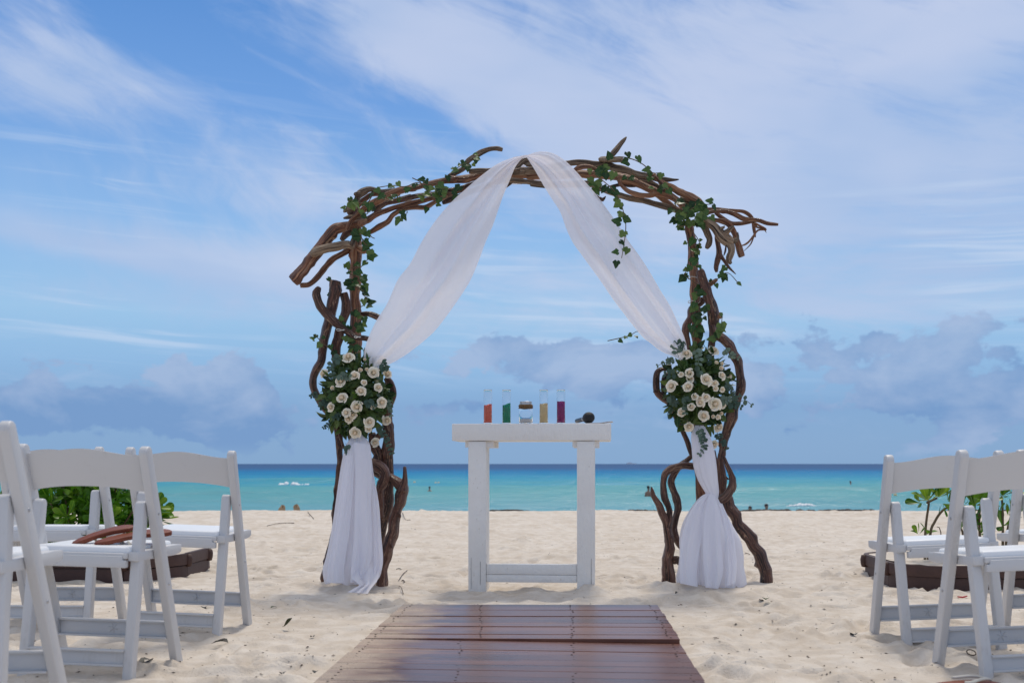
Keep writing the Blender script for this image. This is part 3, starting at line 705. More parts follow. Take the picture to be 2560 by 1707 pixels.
# upper left
limb('A', [(120, 1408, 120), (180, 1350, 116), (260, 1250, 112), (330, 1150, 112), (410, 1040, 104), (510, 940, 98), (610, 895, 82), (700, 872, 72), (780, 845, 70), (900, 785, 58), (1050, 737, 46), (1150, 708, 50), (1250, 685, 45), (1400, 650, 40), (1540, 612, 38), (1720, 555, 36)], -0.06, -0.03, K_)
limb('A', [(185, 1445, 48), (270, 1430, 44), (350, 1362, 45), (450, 1245, 48), (550, 1172, 50), (640, 1110, 44), (720, 1040, 40)], -0.02, 0.06, K_)
limb('A', [(283, 1160, 52), (310, 1150, 74), (370, 1122, 76), (460, 1098, 76), (560, 1072, 72), (640, 1072, 74), (680, 1095, 56)], -0.13, -0.09, G_, lump=0.16)
limb('A', [(650, 1080, 46), (675, 1030, 46), (700, 990, 38)], -0.11, -0.05, G_)
limb('A', [(612, 935, 36), (648, 862, 44), (720, 792, 50), (830, 708, 58), (950, 640, 60), (1050, 592, 60), (1150, 560, 56), (1250, 552, 50), (1400, 512, 50), (1500, 490, 56), (1600, 478, 68), (1720, 468, 60), (1830, 440, 55), (1950, 400, 50), (2100, 335, 48), (2230, 290, 44)], -0.10, 0.04, K_)
limb('A', [(1540, 450, 36), (1620, 410, 44), (1690, 368, 48), (1732, 300, 44), (1790, 262, 44), (1850, 222, 44), (1920, 196, 38), (1985, 190, 38), (2042, 203, 32)], -0.03, -0.06, G_)
limb('A', [(690, 690, 50), (720, 625, 62), (770, 585, 62), (830, 562, 46), (930, 592, 44), (1010, 582, 40), (1100, 575, 38), (1250, 560, 36)], -0.02, 0.04, G_)
limb('A', [(690, 608, 40), (720, 605, 44), (740, 610, 40)], -0.05, 0.0, G_)
limb('A', [(700, 720, 56), (790, 650, 50), (830, 615, 42), (900, 600, 46), (1000, 612, 44), (1100, 600, 44)], 0.05, 0.07, K_)
limb('A', [(860, 765, 58), (930, 705, 60), (1000, 680, 46), (1100, 668, 56), (1200, 640, 50), (1300, 620, 42), (1450, 598, 40), (1600, 560, 40), (1750, 518, 42), (1900, 470, 40)], 0.04, 0.03, D_)
limb('A', [(800, 972, 26), (850, 945, 38), (900, 912, 50), (990, 860, 45), (1030, 802, 40), (1080, 768, 38), (1150, 742, 40), (1250, 732, 48), (1340, 728, 44), (1430, 680, 40), (1540, 625, 36)], -0.02, -0.07, K_)
limb('A', [(1490, 690, 40), (1560, 665, 60), (1650, 630, 55), (1780, 570, 50), (1950, 520, 46)], 0.02, 0.03, D_)
limb('A', [(630, 800, 50), (690, 760, 90), (720, 830, 110), (735, 900, 95)], 0.05, 0.03, D_)
limb('A', [(560, 1030, 40), (630, 960, 70), (690, 930, 60)], 0.06, 0.04, D_)
limb('A', [(585, 770, 22), (640, 745, 40), (700, 740, 40)], -0.04, 0.0, G_); limb('A', [(585, 830, 20), (640, 820, 36), (700, 815, 40)], -0.02, 0.02, G_)
limb('A', [(735, 875, 56), (775, 868, 60), (800, 850, 40)], -0.12, -0.03, K_); limb('A', [(705, 1095, 60), (760, 1125, 66), (795, 1125, 40)], -0.05, -0.06, K_)
limb('A', [(1620, 470, 52), (1570, 465, 50), (1500, 480, 40)], -0.10, -0.05, K_)
# apex beams
limb('A', [(1735, 400, 54), (1800, 396, 58), (1900, 396, 54), (2050, 398, 54), (2250, 398, 60), (0, 385, 58, 'B'), (120, 376, 58, 'B'), (300, 350, 56, 'B'), (460, 318, 56, 'B'), (560, 312, 54, 'B'), (680, 332, 55, 'B'), (800, 350, 55, 'B'), (950, 382, 50, 'B'), (1050, 408, 45, 'B'), (1150, 430, 45, 'B'), (1260, 460, 45, 'B'), (1340, 466, 32, 'B'), (1415, 460, 10, 'B')], -0.02, -0.05, G_)
limb('A', [(1950, 500, 44), (2080, 480, 52), (2200, 488, 60), (2340, 510, 60), (100, 492, 60, 'B'), (200, 500, 55, 'B'), (400, 505, 52, 'B'), (620, 500, 55, 'B'), (720, 548, 46, 'B'), (850, 590, 45, 'B'), (980, 622, 45, 'B'), (1100, 650, 45, 'B'), (1200, 680, 45, 'B'), (1300, 702, 50, 'B'), (1390, 735, 46, 'B'), (1480, 775, 40, 'B')], -0.06, -0.03, G_)
limb('A', [(2062, 555, 12), (2095, 525, 26), (2140, 485, 30)], -0.05, -0.03, D_)
limb('A', [(1900, 430, 46), (2100, 440, 50), (2300, 440, 55), (60, 440, 55, 'B'), (300, 420, 60, 'B'), (600, 410, 64, 'B'), (760, 415, 66, 'B'), (900, 442, 70, 'B'), (1000, 480, 74, 'B'), (1100, 522, 74, 'B'), (1200, 572, 70, 'B'), (1280, 632, 60, 'B'), (1350, 692, 52, 'B'), (1420, 742, 50, 'B'), (1500, 780, 44, 'B')], 0.05, -0.02, K_)
limb('A', [(2160, 380, 30), (2230, 318, 44), (2270, 295, 50), (2320, 330, 40), (50, 330, 40, 'B'), (200, 330, 40, 'B')], 0.02, 0.02, G_)
limb('B', [(480, 380, 30), (540, 352, 38), (620, 352, 40), (700, 382, 36), (800, 422, 34), (868, 450, 32), (895, 508, 34), (960, 560, 40), (1050, 590, 42), (1150, 600, 46), (1240, 586, 46), (1320, 610, 50), (1390, 650, 46), (1450, 700, 40), (1530, 748, 34)], -0.10, -0.08, K_)
limb('B', [(1165, 428, 30), (1190, 425, 40), (1235, 455, 46), (1285, 495, 46), (1350, 522, 50), (1420, 570, 56), (1500, 602, 60), (1560, 640, 60), (1640, 705, 50)], -0.08, -0.04, K_)
limb('B', [(1200, 430, 30), (1260, 500, 36), (1320, 570, 36), (1400, 640, 36), (1480, 720, 36)], -0.12, -0.06, K_)
limb('B', [(1425, 640, 66), (1500, 655, 76), (1570, 682, 70), (1650, 740, 60)], 0.02, 0.03, G_)
limb('B', [(705, 285, 54), (740, 278, 66), (830, 285, 60), (900, 290, 52), (925, 305, 34), (945, 322, 12)], -0.06, -0.10, G_, lump=0.18)
limb('B', [(810, 255, 34), (835, 225, 44), (880, 168, 42), (920, 118, 32), (948, 82, 10)], -0.04, -0.02, G_, lump=0.16)
limb('B', [(660, 590, 26), (700, 628, 38), (735, 640, 36), (765, 608, 6)], 0.0, -0.02, D_)
limb('B', [(800, 525, 30), (900, 512, 36), (960, 515, 34), (1030, 522, 20)], 0.03, 0.0, D_)
limb('B', [(820, 360, 40), (960, 430, 45), (1100, 460, 50), (1250, 540, 50), (1400, 640, 50), (1520, 720, 50)], 0.06, 0.03, D_)
# root tangle at the right end
limb('B', [(1600, 730, 30), (1700, 720, 24), (1800, 726, 26), (1900, 735, 30), (1990, 748, 34), (2050, 780, 34), (2080, 832, 34), (2086, 900, 28), (2096, 975, 10)], 0.0, 0.04, K_, seg=10)
limb('B', [(1580, 790, 36), (1670, 755, 36), (1750, 745, 36), (1830, 746, 38), (1920, 778, 40), (2030, 820, 44), (2120, 826, 34), (2200, 850, 30), (2300, 862, 26)], -0.06, -0.10, K_, seg=10)
limb('B', [(1740, 755, 32), (1800, 802, 34), (1870, 848, 36), (1950, 860, 40), (2030, 845, 34), (2085, 830, 28)], 0.0, -0.03, K_, seg=10)
limb('B', [(1640, 800, 30), (1720, 815, 34), (1790, 828, 42), (1850, 850, 50), (1890, 900, 50), (1920, 965, 42), (1945, 1040, 44), (1962, 1105, 46), (1976, 1148, 54)], -0.04, -0.02, K_)
limb('B', [(1580, 790, 46), (1640, 825, 66), (1700, 870, 84), (1760, 915, 98), (1810, 965, 112), (1860, 1005, 100), (1900, 1020, 66)], -0.10, -0.12, G_, lump=0.2)
limb('B', [(1850, 1010, 60), (1880, 1060, 62), (1882, 1105, 54), (1860, 1150, 56), (1862, 1190, 46), (1880, 1210, 30)], -0.12, -0.14, G_, lump=0.22)
limb('B', [(1800, 950, 60), (1845, 928, 50), (1880, 892, 36), (1905, 868, 12)], -0.13, -0.16, G_, lump=0.2)
limb('B', [(1880, 1015, 50), (1920, 1005, 44), (1940, 975, 28), (1940, 928, 8)], -0.12, -0.10, G_, lump=0.2)
limb('B', [(1780, 900, 30), (1815, 885, 22), (1822, 872, 8)], -0.14, -0.15, G_)
limb('B', [(1590, 820, 46), (1630, 870, 54), (1665, 925, 60), (1690, 985, 50), (1682, 1030, 50), (1662, 1072, 34)], -0.02, -0.05, G_)
limb('B', [(1750, 960, 40), (1768, 1060, 46), (1772, 1120, 56), (1755, 1190, 50), (1745, 1240, 46), (1752, 1285, 26)], 0.0, 0.03, D_)
limb('B', [(1780, 1120, 36), (1830, 1200, 30), (1870, 1250, 24), (1922, 1302, 8)], 0.02, 0.0, D_, seg=8)
limb('B', [(2085, 845, 24), (2150, 880, 20), (2192, 908, 14), (2120, 912, 18), (2080, 960, 20), (2040, 1010, 18), (2000, 1040, 18), (1965, 1050, 8)], -0.03, -0.05, K_, seg=8)
limb('B', [(2085, 955, 16), (2055, 1035, 12), (1995, 1096, 5)], -0.04, -0.06, K_, seg=8)
limb('B', [(2080, 840, 22), (2110, 885, 18), (2170, 900, 14), (2195, 935, 4)], -0.02, -0.04, K_, seg=8)
limb('B', [(1835, 1050, 14), (1828, 1100, 20), (1815, 1138, 8)], -0.12, -0.12, D_, seg=8)
# left standing driftwood
limb('C', [(475, 5, 90), (462, 80, 94), (447, 200, 88), (430, 330, 82), (400, 420, 84), (375, 500, 78), (365, 600, 74), (350, 690, 68), (308, 760, 64), (284, 835, 60), (292, 920, 56), (330, 1010, 60), (375, 1085, 60), (430, 1135, 52), (480, 1180, 56), (495, 1300, 58), (505, 1420, 50), (512, 1560, 44), (548, 250, 34, 'D'), (535, 500, 50, 'D'), (510, 800, 55, 'D'), (470, 1000, 60, 'D'), (430, 1250, 70, 'D'), (425, 1330, 70, 'D')], -0.06, 0.10, D_, 'trunk')
limb('C', [(335, 62, 34), (318, 95, 46), (312, 125, 54), (350, 220, 60), (400, 290, 60), (460, 360, 64), (520, 410, 60), (580, 450, 54), (650, 490, 42), (735, 500, 44), (775, 505, 36)], -0.14, -0.05, D_)
limb('C', [(545, 110, 60), (562, 200, 70), (550, 300, 66), (520, 400, 66), (490, 490, 70), (475, 590, 62), (480, 760, 60), (540, 950, 70), (600, 1150, 70), (640, 1400, 80)], -0.02, 0.0, D_)
limb('C', [(752, 288, 42), (800, 302, 48), (840, 318, 44), (868, 340, 30)], -0.02, 0.0, D_); limb('C', [(640, 330, 40), (700, 300, 40), (760, 290, 40)], 0.06, -0.01, D_); limb('C', [(915, 740, 26), (910, 820, 36), (908, 920, 40)], 0.04, 0.04, D_)
limb('C', [(900, 830, 40), (945, 885, 48), (965, 950, 50), (955, 1015, 54), (920, 1100, 60), (905, 1180, 78), (920, 1280, 80), (925, 1380, 80), (920, 1500, 80), (1010, 150, 75, 'D'), (1012, 300, 72, 'D'), (1012, 450, 92, 'D'), (1000, 600, 112, 'D'), (970, 740, 104, 'D'), (935, 870, 90, 'D'), (900, 1000, 90, 'D'), (870, 1200, 90, 'D'), (850, 1330, 90, 'D')], -0.02, 0.08, D_, 'trunk')
limb('C', [(480, 1220, 30), (510, 1330, 26), (545, 1435, 20)], -0.06, -0.08, D_); limb('C', [(870, 1290, 34), (830, 1340, 44), (790, 1400, 50), (740, 1460, 50)], 0.0, 0.03, D_)
limb('C', [(780, 1300, 70), (800, 1400, 84), (840, 1490, 84), (900, 250, 90, 'D'), (960, 330, 80, 'D'), (1010, 420, 70, 'D')], 0.02, 0.04, D_)
limb('D', [(1163, 246, 30), (1166, 320, 42), (1162, 400, 64), (1145, 480, 84)], -0.06, -0.05, D_)
limb('D', [(1010, 320, 50), (1050, 350, 64), (1100, 395, 84), (1138, 450, 94), (1130, 540, 100), (1102, 640, 95), (1085, 720, 92), (1060, 820, 100), (1030, 920, 100), (1005, 1020, 95), (985, 1120, 74), (958, 1200, 84), (952, 1290, 96), (950, 1352, 104), (950, 1400, 100)], 0.0, -0.10, D_, 'trunk')
limb('D', [(1090, 690, 30), (1115, 705, 34), (1122, 715, 20)], -0.07, -0.09, D_); limb('D', [(1010, 1000, 40), (1040, 985, 30), (1045, 1000, 16)], -0.08, -0.1, D_)
limb('D', [(800, 200, 50), (860, 208, 62), (930, 238, 80), (975, 300, 82), (962, 380, 80), (928, 450, 70), (925, 520, 60), (940, 620, 50), (950, 720, 40)], -0.10, -0.06, D_)
limb('D', [(405, 1238, 26), (412, 1262, 22), (430, 1270, 20)], -0.12, -0.1, D_)
# right standing driftwood
limb('E', [(510, 105, 60), (545, 200, 70), (575, 300, 80), (605, 390, 80), (622, 460, 86), (615, 540, 76), (600, 630, 58), (600, 800, 50), (620, 1000, 50)], -0.10, 0.04, D_)
limb('E', [(638, 178, 30), (612, 198, 38), (575, 220, 40)], -0.06, -0.02, K_); limb('E', [(665, 425, 18), (664, 445, 24), (655, 470, 34)], -0.10, -0.09, K_)
limb('E', [(530, 310, 34), (532, 350, 40), (500, 370, 40), (455, 392, 50), (440, 450, 56), (415, 510, 50), (404, 580, 46), (420, 645, 40), (440, 760, 40)], 0.0, -0.02, D_)
limb('E', [(600, 520, 50), (640, 585, 62), (700, 650, 74), (760, 720, 80), (798, 800, 76), (815, 900, 74), (815, 980, 70), (800, 1060, 66), (772, 1130, 74), (742, 1200, 84), (712, 1290, 72), (697, 1380, 66), (690, 1450, 70), (810, 150, 68, 'G'), (797, 230, 70, 'G'), (790, 320, 70, 'G'), (798, 400, 72, 'G'), (806, 480, 78, 'G'), (830, 560, 92, 'G'), (860, 630, 100, 'G'), (905, 730, 106, 'G'), (965, 850, 106, 'G'), (1042, 960, 105, 'G'), (1122, 1065, 100, 'G'), (1170, 1165, 96, 'G'), (1190, 1260, 96, 'G'), (1194, 1330, 100, 'G'), (1196, 1400, 100, 'G')], -0.05, -0.06, D_, 'trunk', 14)
limb('E', [(270, 860, 20), (232, 850, 36), (192, 880, 50), (180, 950, 50), (188, 1020, 52), (235, 1070, 54), (280, 1100, 46), (330, 1200, 42), (370, 1290, 36), (410, 1380, 36), (445, 1490, 32), (530, 200, 30, 'G')], -0.03, 0.0, D_)
limb('E', [(290, 880, 30), (250, 905, 42), (240, 960, 42), (242, 1030, 36), (262, 1090, 36)], 0.02, 0.0, D_); limb('E', [(165, 1020, 24), (185, 1025, 30)], -0.04, -0.03, D_)
limb('G', [(640, 300, 50), (540, 300, 60), (460, 298, 60), (380, 316, 64), (312, 362, 70), (282, 430, 66), (276, 510, 66), (300, 600, 60), (325, 680, 56), (326, 760, 62), (312, 850, 70)], -0.06, -0.08, D_)
limb('G', [(620, 180, 40), (560, 205, 40), (500, 240, 48), (430, 300, 52), (382, 368, 60), (352, 440, 66), (366, 520, 66), (400, 600, 66), (405, 680, 66), (390, 760, 66), (374, 850, 62), (390, 940, 62), (425, 1010, 56), (480, 1060, 40)], 0.03, -0.03, D_)
limb('G', [(171, 485, 12), (180, 520, 34), (196, 565, 46), (235, 640, 56), (264, 720, 62), (292, 790, 76), (318, 880, 90), (330, 1000, 92), (330, 1120, 96), (320, 1240, 116), (312, 1340, 120), (308, 1410, 120)], -0.08, -0.08, D_, 'trunk', 14)
limb('G', [(360, 1150, 60), (395, 1128, 56), (418, 1108, 18)], -0.09, -0.1, D_); limb('G', [(395, 1140, 40), (412, 1165, 30), (418, 1185, 12)], -0.09, -0.1, D_)
limb('G', [(812, 215, 34), (850, 300, 46), (880, 370, 54), (892, 440, 60), (884, 500, 70), (850, 558, 76), (800, 600, 74), (760, 625, 50)], -0.12, -0.16, D_)
limb('G', [(893, 362, 24), (903, 410, 30), (908, 480, 40), (895, 530, 40)], -0.13, -0.13, D_); limb('G', [(835, 392, 10), (845, 405, 16), (860, 420, 20)], -0.13, -0.13, D_, seg=6)
limb('G', [(735, 160, 18), (745, 240, 20), (760, 400, 24)], 0.02, 0.02, D_, seg=8)
# white ties
for (z, x, y, w, d) in (('C', 515, 425, 62, -0.13), ('C', 660, 485, 50, -0.1), ('B', 1545, 1335, 95, 0.03), ('E', 460, 345, 70, 0.02)):
    px, py = zp(z, x, y); v = P(px, py, YA + d); r = w / ZM[z][2] / 2 / F * YA * 1.06
    pts = [(v.x + r * math.cos(a), v.y + r * math.sin(a), v.z + 0.004 * math.sin(a * 2), 0.0022) for a in np.linspace(0, 6.283, 17)]
    V, Fc, UV = tube(pts, 0.01, 5, 0.1, 3, False); wput('cable_tie', V, Fc, 'tie', arch)

# ------------------------------------------------------------------ leaves
def leaf_mesh(name, outline, fold=0.18, curl=0.15, mat='ivy_leaf', rows=None):
    """outline: half-widths along y from stalk (0) to tip (1). A folded, curled blade about 1 long"""
    V, Fc = [], []
    n = len(outline)
    for i, (y, w) in enumerate(outline):
        z = -curl * y * y
        V += [(-w, y, z + fold * w - 0.10 * w * w), (-w * 0.5, y + 0.01, z + fold * w * 0.42), (0, y, z), (w * 0.5, y + 0.01, z + fold * w * 0.42), (w, y, z + fold * w - 0.10 * w * w)]
    for i in range(n - 1):
        for k in range(4): Fc.append((i * 5 + k, i * 5 + k + 1, (i + 1) * 5 + k + 1, (i + 1) * 5 + k))
    return mesh(name, V, Fc, mat)
def ivy_mesh(name, seed):
    rg = random.Random(seed)
    pts = [(0, -0.02), (0.16, -0.20), (0.40, -0.16), (0.52, 0.06), (0.62, 0.22), (0.42, 0.40), (0.34, 0.60), (0.16, 0.82), (0.0, 1.0)]
    L = [(x * rg.uniform(0.88, 1.1), y + rg.uniform(-.03, .03)) for x, y in pts]; Rr = [(-x * rg.uniform(0.88, 1.1), y + rg.uniform(-.03, .03)) for x, y in pts]
    V = []; Fc = []
    def zc(x, y): return 0.30 * abs(x) - 0.22 * y * y - 0.35 * x * x + 0.04 * math.sin(7 * x + 5 * y + seed)
    spine = [(0, 0.0), (0, 0.25), (0, 0.5), (0, 0.78)]
    for x, y in spine: V.append((x, y, zc(x, y)))
    tip = len(V); V.append((0, 1.0, zc(0, 1.0)))
    for side in (L, Rr):
        o = len(V)
        for x, y in side[1:-1]: V.append((x, y, zc(x, y)))
        k = [o + i for i in range(7)]
        f = [(0, k[0], k[1]), (0, k[1], k[2]), (0, k[2], 1), (1, k[2], k[3]), (1, k[3], k[4]), (1, k[4], 2), (2, k[4], k[5]), (2, k[5], 3), (3, k[5], k[6]), (3, k[6], tip)]
        Fc += f if side is L else [tuple(reversed(t_)) for t_ in f]
    V.append((0.0, -0.35, -0.12)); V.append((0.018, -0.0, 0)); V.append((-0.018, 0.0, 0)); n = len(V); Fc.append((n - 3, n - 2, n - 1))
    return mesh(name, V, Fc, 'ivy_leaf', smooth=False)
IVY = [ivy_mesh('ivy_leaf', s) for s in range(5)]
ovate = [(0.0, 0.02), (0.10, 0.10), (0.28, 0.22), (0.5, 0.26), (0.72, 0.20), (0.9, 0.09), (1.0, 0.01)]
lance = [(0.0, 0.015), (0.15, 0.07), (0.4, 0.115), (0.65, 0.10), (0.88, 0.05), (1.0, 0.005)]
roundl = [(0.0, 0.02), (0.08, 0.16), (0.25, 0.33), (0.5, 0.41), (0.75, 0.33), (0.92, 0.17), (1.0, 0.03)]
obov = [(0.0, 0.03), (0.2, 0.06), (0.45, 0.145), (0.68, 0.225), (0.85, 0.225), (0.95, 0.15), (1.0, 0.04)]
OV = [leaf_mesh('leaf', ovate, .35, .25, 'bouquet_leaf'), leaf_mesh('leaf', ovate, .2, -.15, 'bouquet_leaf'), leaf_mesh('leaf', lance, .4, .35, 'bouquet_leaf')]
EU = [leaf_mesh('leaf', roundl, .15, .12, 'eucalyptus_leaf'), leaf_mesh('leaf', roundl, .3, .25, 'eucalyptus_leaf')]
SH = [leaf_mesh('leaf', obov, .30, -.20, 'shrub_leaf'), leaf_mesh('leaf', obov, .22, -.32, 'shrub_leaf'), leaf_mesh('leaf', obov, .36, .08, 'shrub_leaf')]
def place_leaf(me, parent, pos, direction, normal, size, name='leaf'):
    y = Vector(direction).normalized(); n = Vector(normal); n = (n - y * n.dot(y))
    if n.length < 1e-3: n = Vector((0.1, -1, 0.2)) - y * (-y.y)
    n.normalize(); x = y.cross(n); rot3 = Matrix((x, y, n)).transposed()
    o = bpy.data.objects.new(name, me); C.objects.link(o); o.parent = parent
    o.matrix_local = xf(Vector(pos) - parent.location, rot3, (size * rnd.uniform(.85, 1.15), size, size)); return o
def rv(a=1.0): return Vector((rnd.uniform(-a, a), rnd.uniform(-a, a), rnd.uniform(-a, a)))
def vine(label, paths, extra, every=0.055, size=(0.032, 0.054)):
    allp = []
    for (z, pts, d) in paths:
        w = []
        for p_ in pts:
            zz = p_[2] if len(p_) > 2 else z; px, py = zp(zz, p_[0], p_[1]); v = P(px, py, YA + d + rnd.uniform(-.02, .02)); w.append((v.x, v.y, v.z, 0.0026))
        allp.append(w)
    t = thing('ivy_vine', label, 'ivy', allp[0][0][:3], 'ivy vines on the arch')
    for w in allp:
        V, Fc, UV = tube(w, 0.02, 5, 0.2, rnd.randint(0, 999), False); wput('stem', V, Fc, 'ivy_stem', t)
        q = catmull(w, every * 0.5); acc = 0
        for i in range(1, len(q) - 1):
            acc += np.linalg.norm(q[i][:3] - q[i - 1][:3])
            if acc > every * rnd.uniform(0.6, 1.35):
                acc = 0; pos = Vector(q[i][:3]) + Vector((rnd.uniform(-.025, .025), rnd.uniform(-.035, 0.0), rnd.uniform(-.03, .02)))
                d_ = Vector((rnd.uniform(-1, 1), rnd.uniform(-.5, .1), rnd.uniform(-1.1, .45))); nn = Vector((rnd.uniform(-.6, .6), -1, rnd.uniform(-.1, 1.0)))
                place_leaf(rnd.choice(IVY), t, pos, d_, nn, rnd.uniform(*size))
    for e in extra:
        z, x, y, s, d = e[:5]; px, py = zp(z, x, y); v = P(px, py, YA + d)
        place_leaf(rnd.choice(IVY), t, v, Vector((rnd.uniform(-.9, .9), rnd.uniform(-.3, .1), rnd.uniform(-1, .2))), Vector((rnd.uniform(-.5, .5), -1, rnd.uniform(0, .7))), s / ZM[z][2] / F * YA * 0.82)
    return t
vine('ivy trailing along the left half of the arch top', [
    ('A', [(600, 775), (640, 665), (700, 680), (800, 690), (880, 565), (950, 540), (1050, 530), (1150, 540), (1250, 505), (1350, 520), (1450, 500), (1550, 440), (1600, 390), (1680, 335), (1780, 290), (1835, 240)], -0.12),
    ('A', [(1215, 460), (1290, 500), (1330, 560), (1400, 590), (1500, 560), (1650, 570), (1600, 620), (1450, 650), (1330, 620), (1230, 640)], -0.13),
    ('A', [(700, 830), (800, 790), (890, 650), (1000, 670), (1100, 640), (1200, 610)], -0.13), ('A', [(1160, 745), (1170, 775), (1120, 820), (1105, 850)], -0.12)],
    [('A', 1105, 830, 100, -.12), ('A', 1650, 540, 100, -.14), ('A', 1330, 600, 80, -.15), ('A', 1420, 600, 80, -.15), ('A', 1465, 640, 80, -.15), ('A', 640, 645, 70, -.12), ('A', 600, 735, 60, -.12), ('A', 700, 665, 62, -.15), ('A', 1080, 500, 60, -.12),
     ('A', 1690, 310, 75, -.1), ('A', 1660, 340, 60, -.1), ('A', 1810, 245, 50, -.1), ('A', 1800, 290, 55, -.1), ('A', 1770, 330, 45, -.1), ('A', 1580, 370, 55, -.1), ('A', 1610, 400, 50, -.12), ('A', 1365, 555, 80, -.14), ('A', 1500, 555, 80, -.14), ('A', 1350, 735, 70, -.08), ('A', 1440, 700, 55, -.1), ('A', 1120, 765, 70, -.1), ('A', 790, 690, 60, -.14), ('A', 760, 800, 60, -.14), ('A', 1090, 640, 60, -.1)])
vine('ivy winding down the left post of the arch to the roses', [
    ('A', [(650, 930), (730, 1000), (800, 1060), (825, 1180), (780, 1230), (740, 1280), (640, 1290), (640, 1340), (760, 1380), (640, 1420), (690, 1460), (780, 1500), (700, 100, 'C'), (740, 190, 'C'), (640, 260, 'C'), (700, 310, 'C'), (660, 400, 'C'), (600, 500, 'C'), (630, 580, 'C')], -0.06),
    ('A', [(690, 900), (740, 960), (760, 1040), (830, 1120), (800, 1200)], -0.09), ('A', [(690, 930), (800, 950), (840, 1000), (870, 1015)], -0.06), ('C', [(440, 600), (370, 540), (320, 490), (300, 470)], -0.10)],
    [('A', 670, 950, 80, -.1), ('A', 730, 1010, 90, -.1), ('A', 790, 1080, 90, -.1), ('A', 825, 1130, 90, -.1), ('A', 825, 1170, 80, -.1), ('A', 610, 1280, 85, -.06), ('A', 610, 1410, 85, -.06), ('A', 770, 1390, 85, -.06), ('A', 670, 1470, 90, -.06), ('A', 715, 1310, 70, -.06), ('A', 790, 1230, 70, -.06), ('A', 440, 1380, 60, -.06), ('C', 560, 20, 75, -.06), ('C', 620, 65, 75, -.08), ('C', 715, 45, 80, -.06), ('C', 715, 110, 70, -.06), ('C', 745, 155, 60, -.06), ('C', 745, 225, 65, -.06), ('C', 710, 170, 70, -.08), ('C', 665, 370, 85, -.08), ('C', 660, 415, 80, -.08), ('C', 625, 270, 70, -.06), ('C', 715, 320, 65, -.06), ('C', 530, 320, 60, -.06), ('C', 555, 380, 65, -.06), ('C', 590, 395, 65, -.06), ('C', 575, 500, 70, -.08), ('C', 630, 515, 85, -.08), ('C', 590, 585, 75, -.08), ('C', 640, 580, 85, -.09), ('C', 310, 470, 50, -.1), ('C', 362, 485, 40, -.1), ('C', 430, 555, 60, -.1), ('C', 410, 120, 40, -.04), ('C', 455, 610, 70, -.08)])
vine('ivy on the right half of the arch with a strand hanging before the drape', [
    ('B', [(640, 350), (720, 330), (800, 280), (880, 258), (1000, 280), (1100, 330), (1180, 400), (1260, 400)], -0.14),
    ('B', [(600, 380), (660, 410), (760, 490), (840, 560), (885, 640), (920, 740), (942, 860), (932, 1000), (905, 1160)], -0.30),
    ('B', [(1050, 460), (1150, 480), (1250, 520), (1330, 560), (1380, 660), (1400, 740), (1470, 760)], -0.14), ('B', [(640, 470), (700, 520), (800, 540)], -0.1)],
    [('B', 620, 370, 60, -.14), ('B', 730, 350, 75, -.14), ('B', 780, 345, 80, -.14), ('B', 835, 400, 95, -.16), ('B', 765, 410, 75, -.16), ('B', 620, 450, 85, -.14), ('B', 660, 500, 85, -.14), ('B', 720, 490, 80, -.15), ('B', 770, 525, 90, -.16), ('B', 840, 555, 90, -.18), ('B', 690, 425, 70, -.16), ('B', 960, 300, 85, -.14), ('B', 940, 435, 55, -.14), ('B', 1010, 445, 70, -.13), ('B', 1155, 395, 70, -.13), ('B', 1165, 440, 70, -.13), ('B', 1240, 410, 60, -.13), ('B', 1280, 505, 65, -.15), ('B', 1320, 550, 65, -.15), ('B', 1240, 545, 60, -.13),
     ('B', 850, 630, 60, -.3), ('B', 895, 675, 65, -.3), ('B', 880, 770, 85, -.31), ('B', 890, 840, 95, -.31), ('B', 935, 780, 55, -.3), ('B', 895, 945, 70, -.31), ('B', 895, 1010, 65, -.31), ('B', 925, 1075, 55, -.31), ('B', 870, 1105, 70, -.31), ('B', 862, 1190, 75, -.31), ('B', 910, 720, 30, -.3)])
jt = []
for k in range(44):
    a = rnd.uniform(0, 6.28); q = rnd.random() ** 0.5; jt.append(('B', 1530 + 150 * q * math.cos(a) + 30 * q * math.sin(a), 770 - 60 * q * math.cos(a) + 85 * q * math.sin(a), rnd.uniform(50, 85), rnd.uniform(-.18, -.06)))
vine('dense clump of ivy where the right post meets the arch top', [('B', [(1380, 800), (1450, 780), (1530, 720), (1620, 690), (1700, 680)], -0.12), ('B', [(1420, 880), (1500, 860), (1570, 800), (1640, 760)], -0.12)],
     jt + [('B', 1710, 655, 75, -.1), ('B', 1720, 690, 70, -.1), ('B', 1615, 850, 80, -.12), ('B', 1700, 790, 70, -.12), ('B', 1600, 650, 50, -.1), ('B', 1380, 800, 70, -.1), ('B', 1370, 830, 60, -.1), ('B', 1420, 880, 70, -.1), ('B', 1440, 890, 55, -.1)])
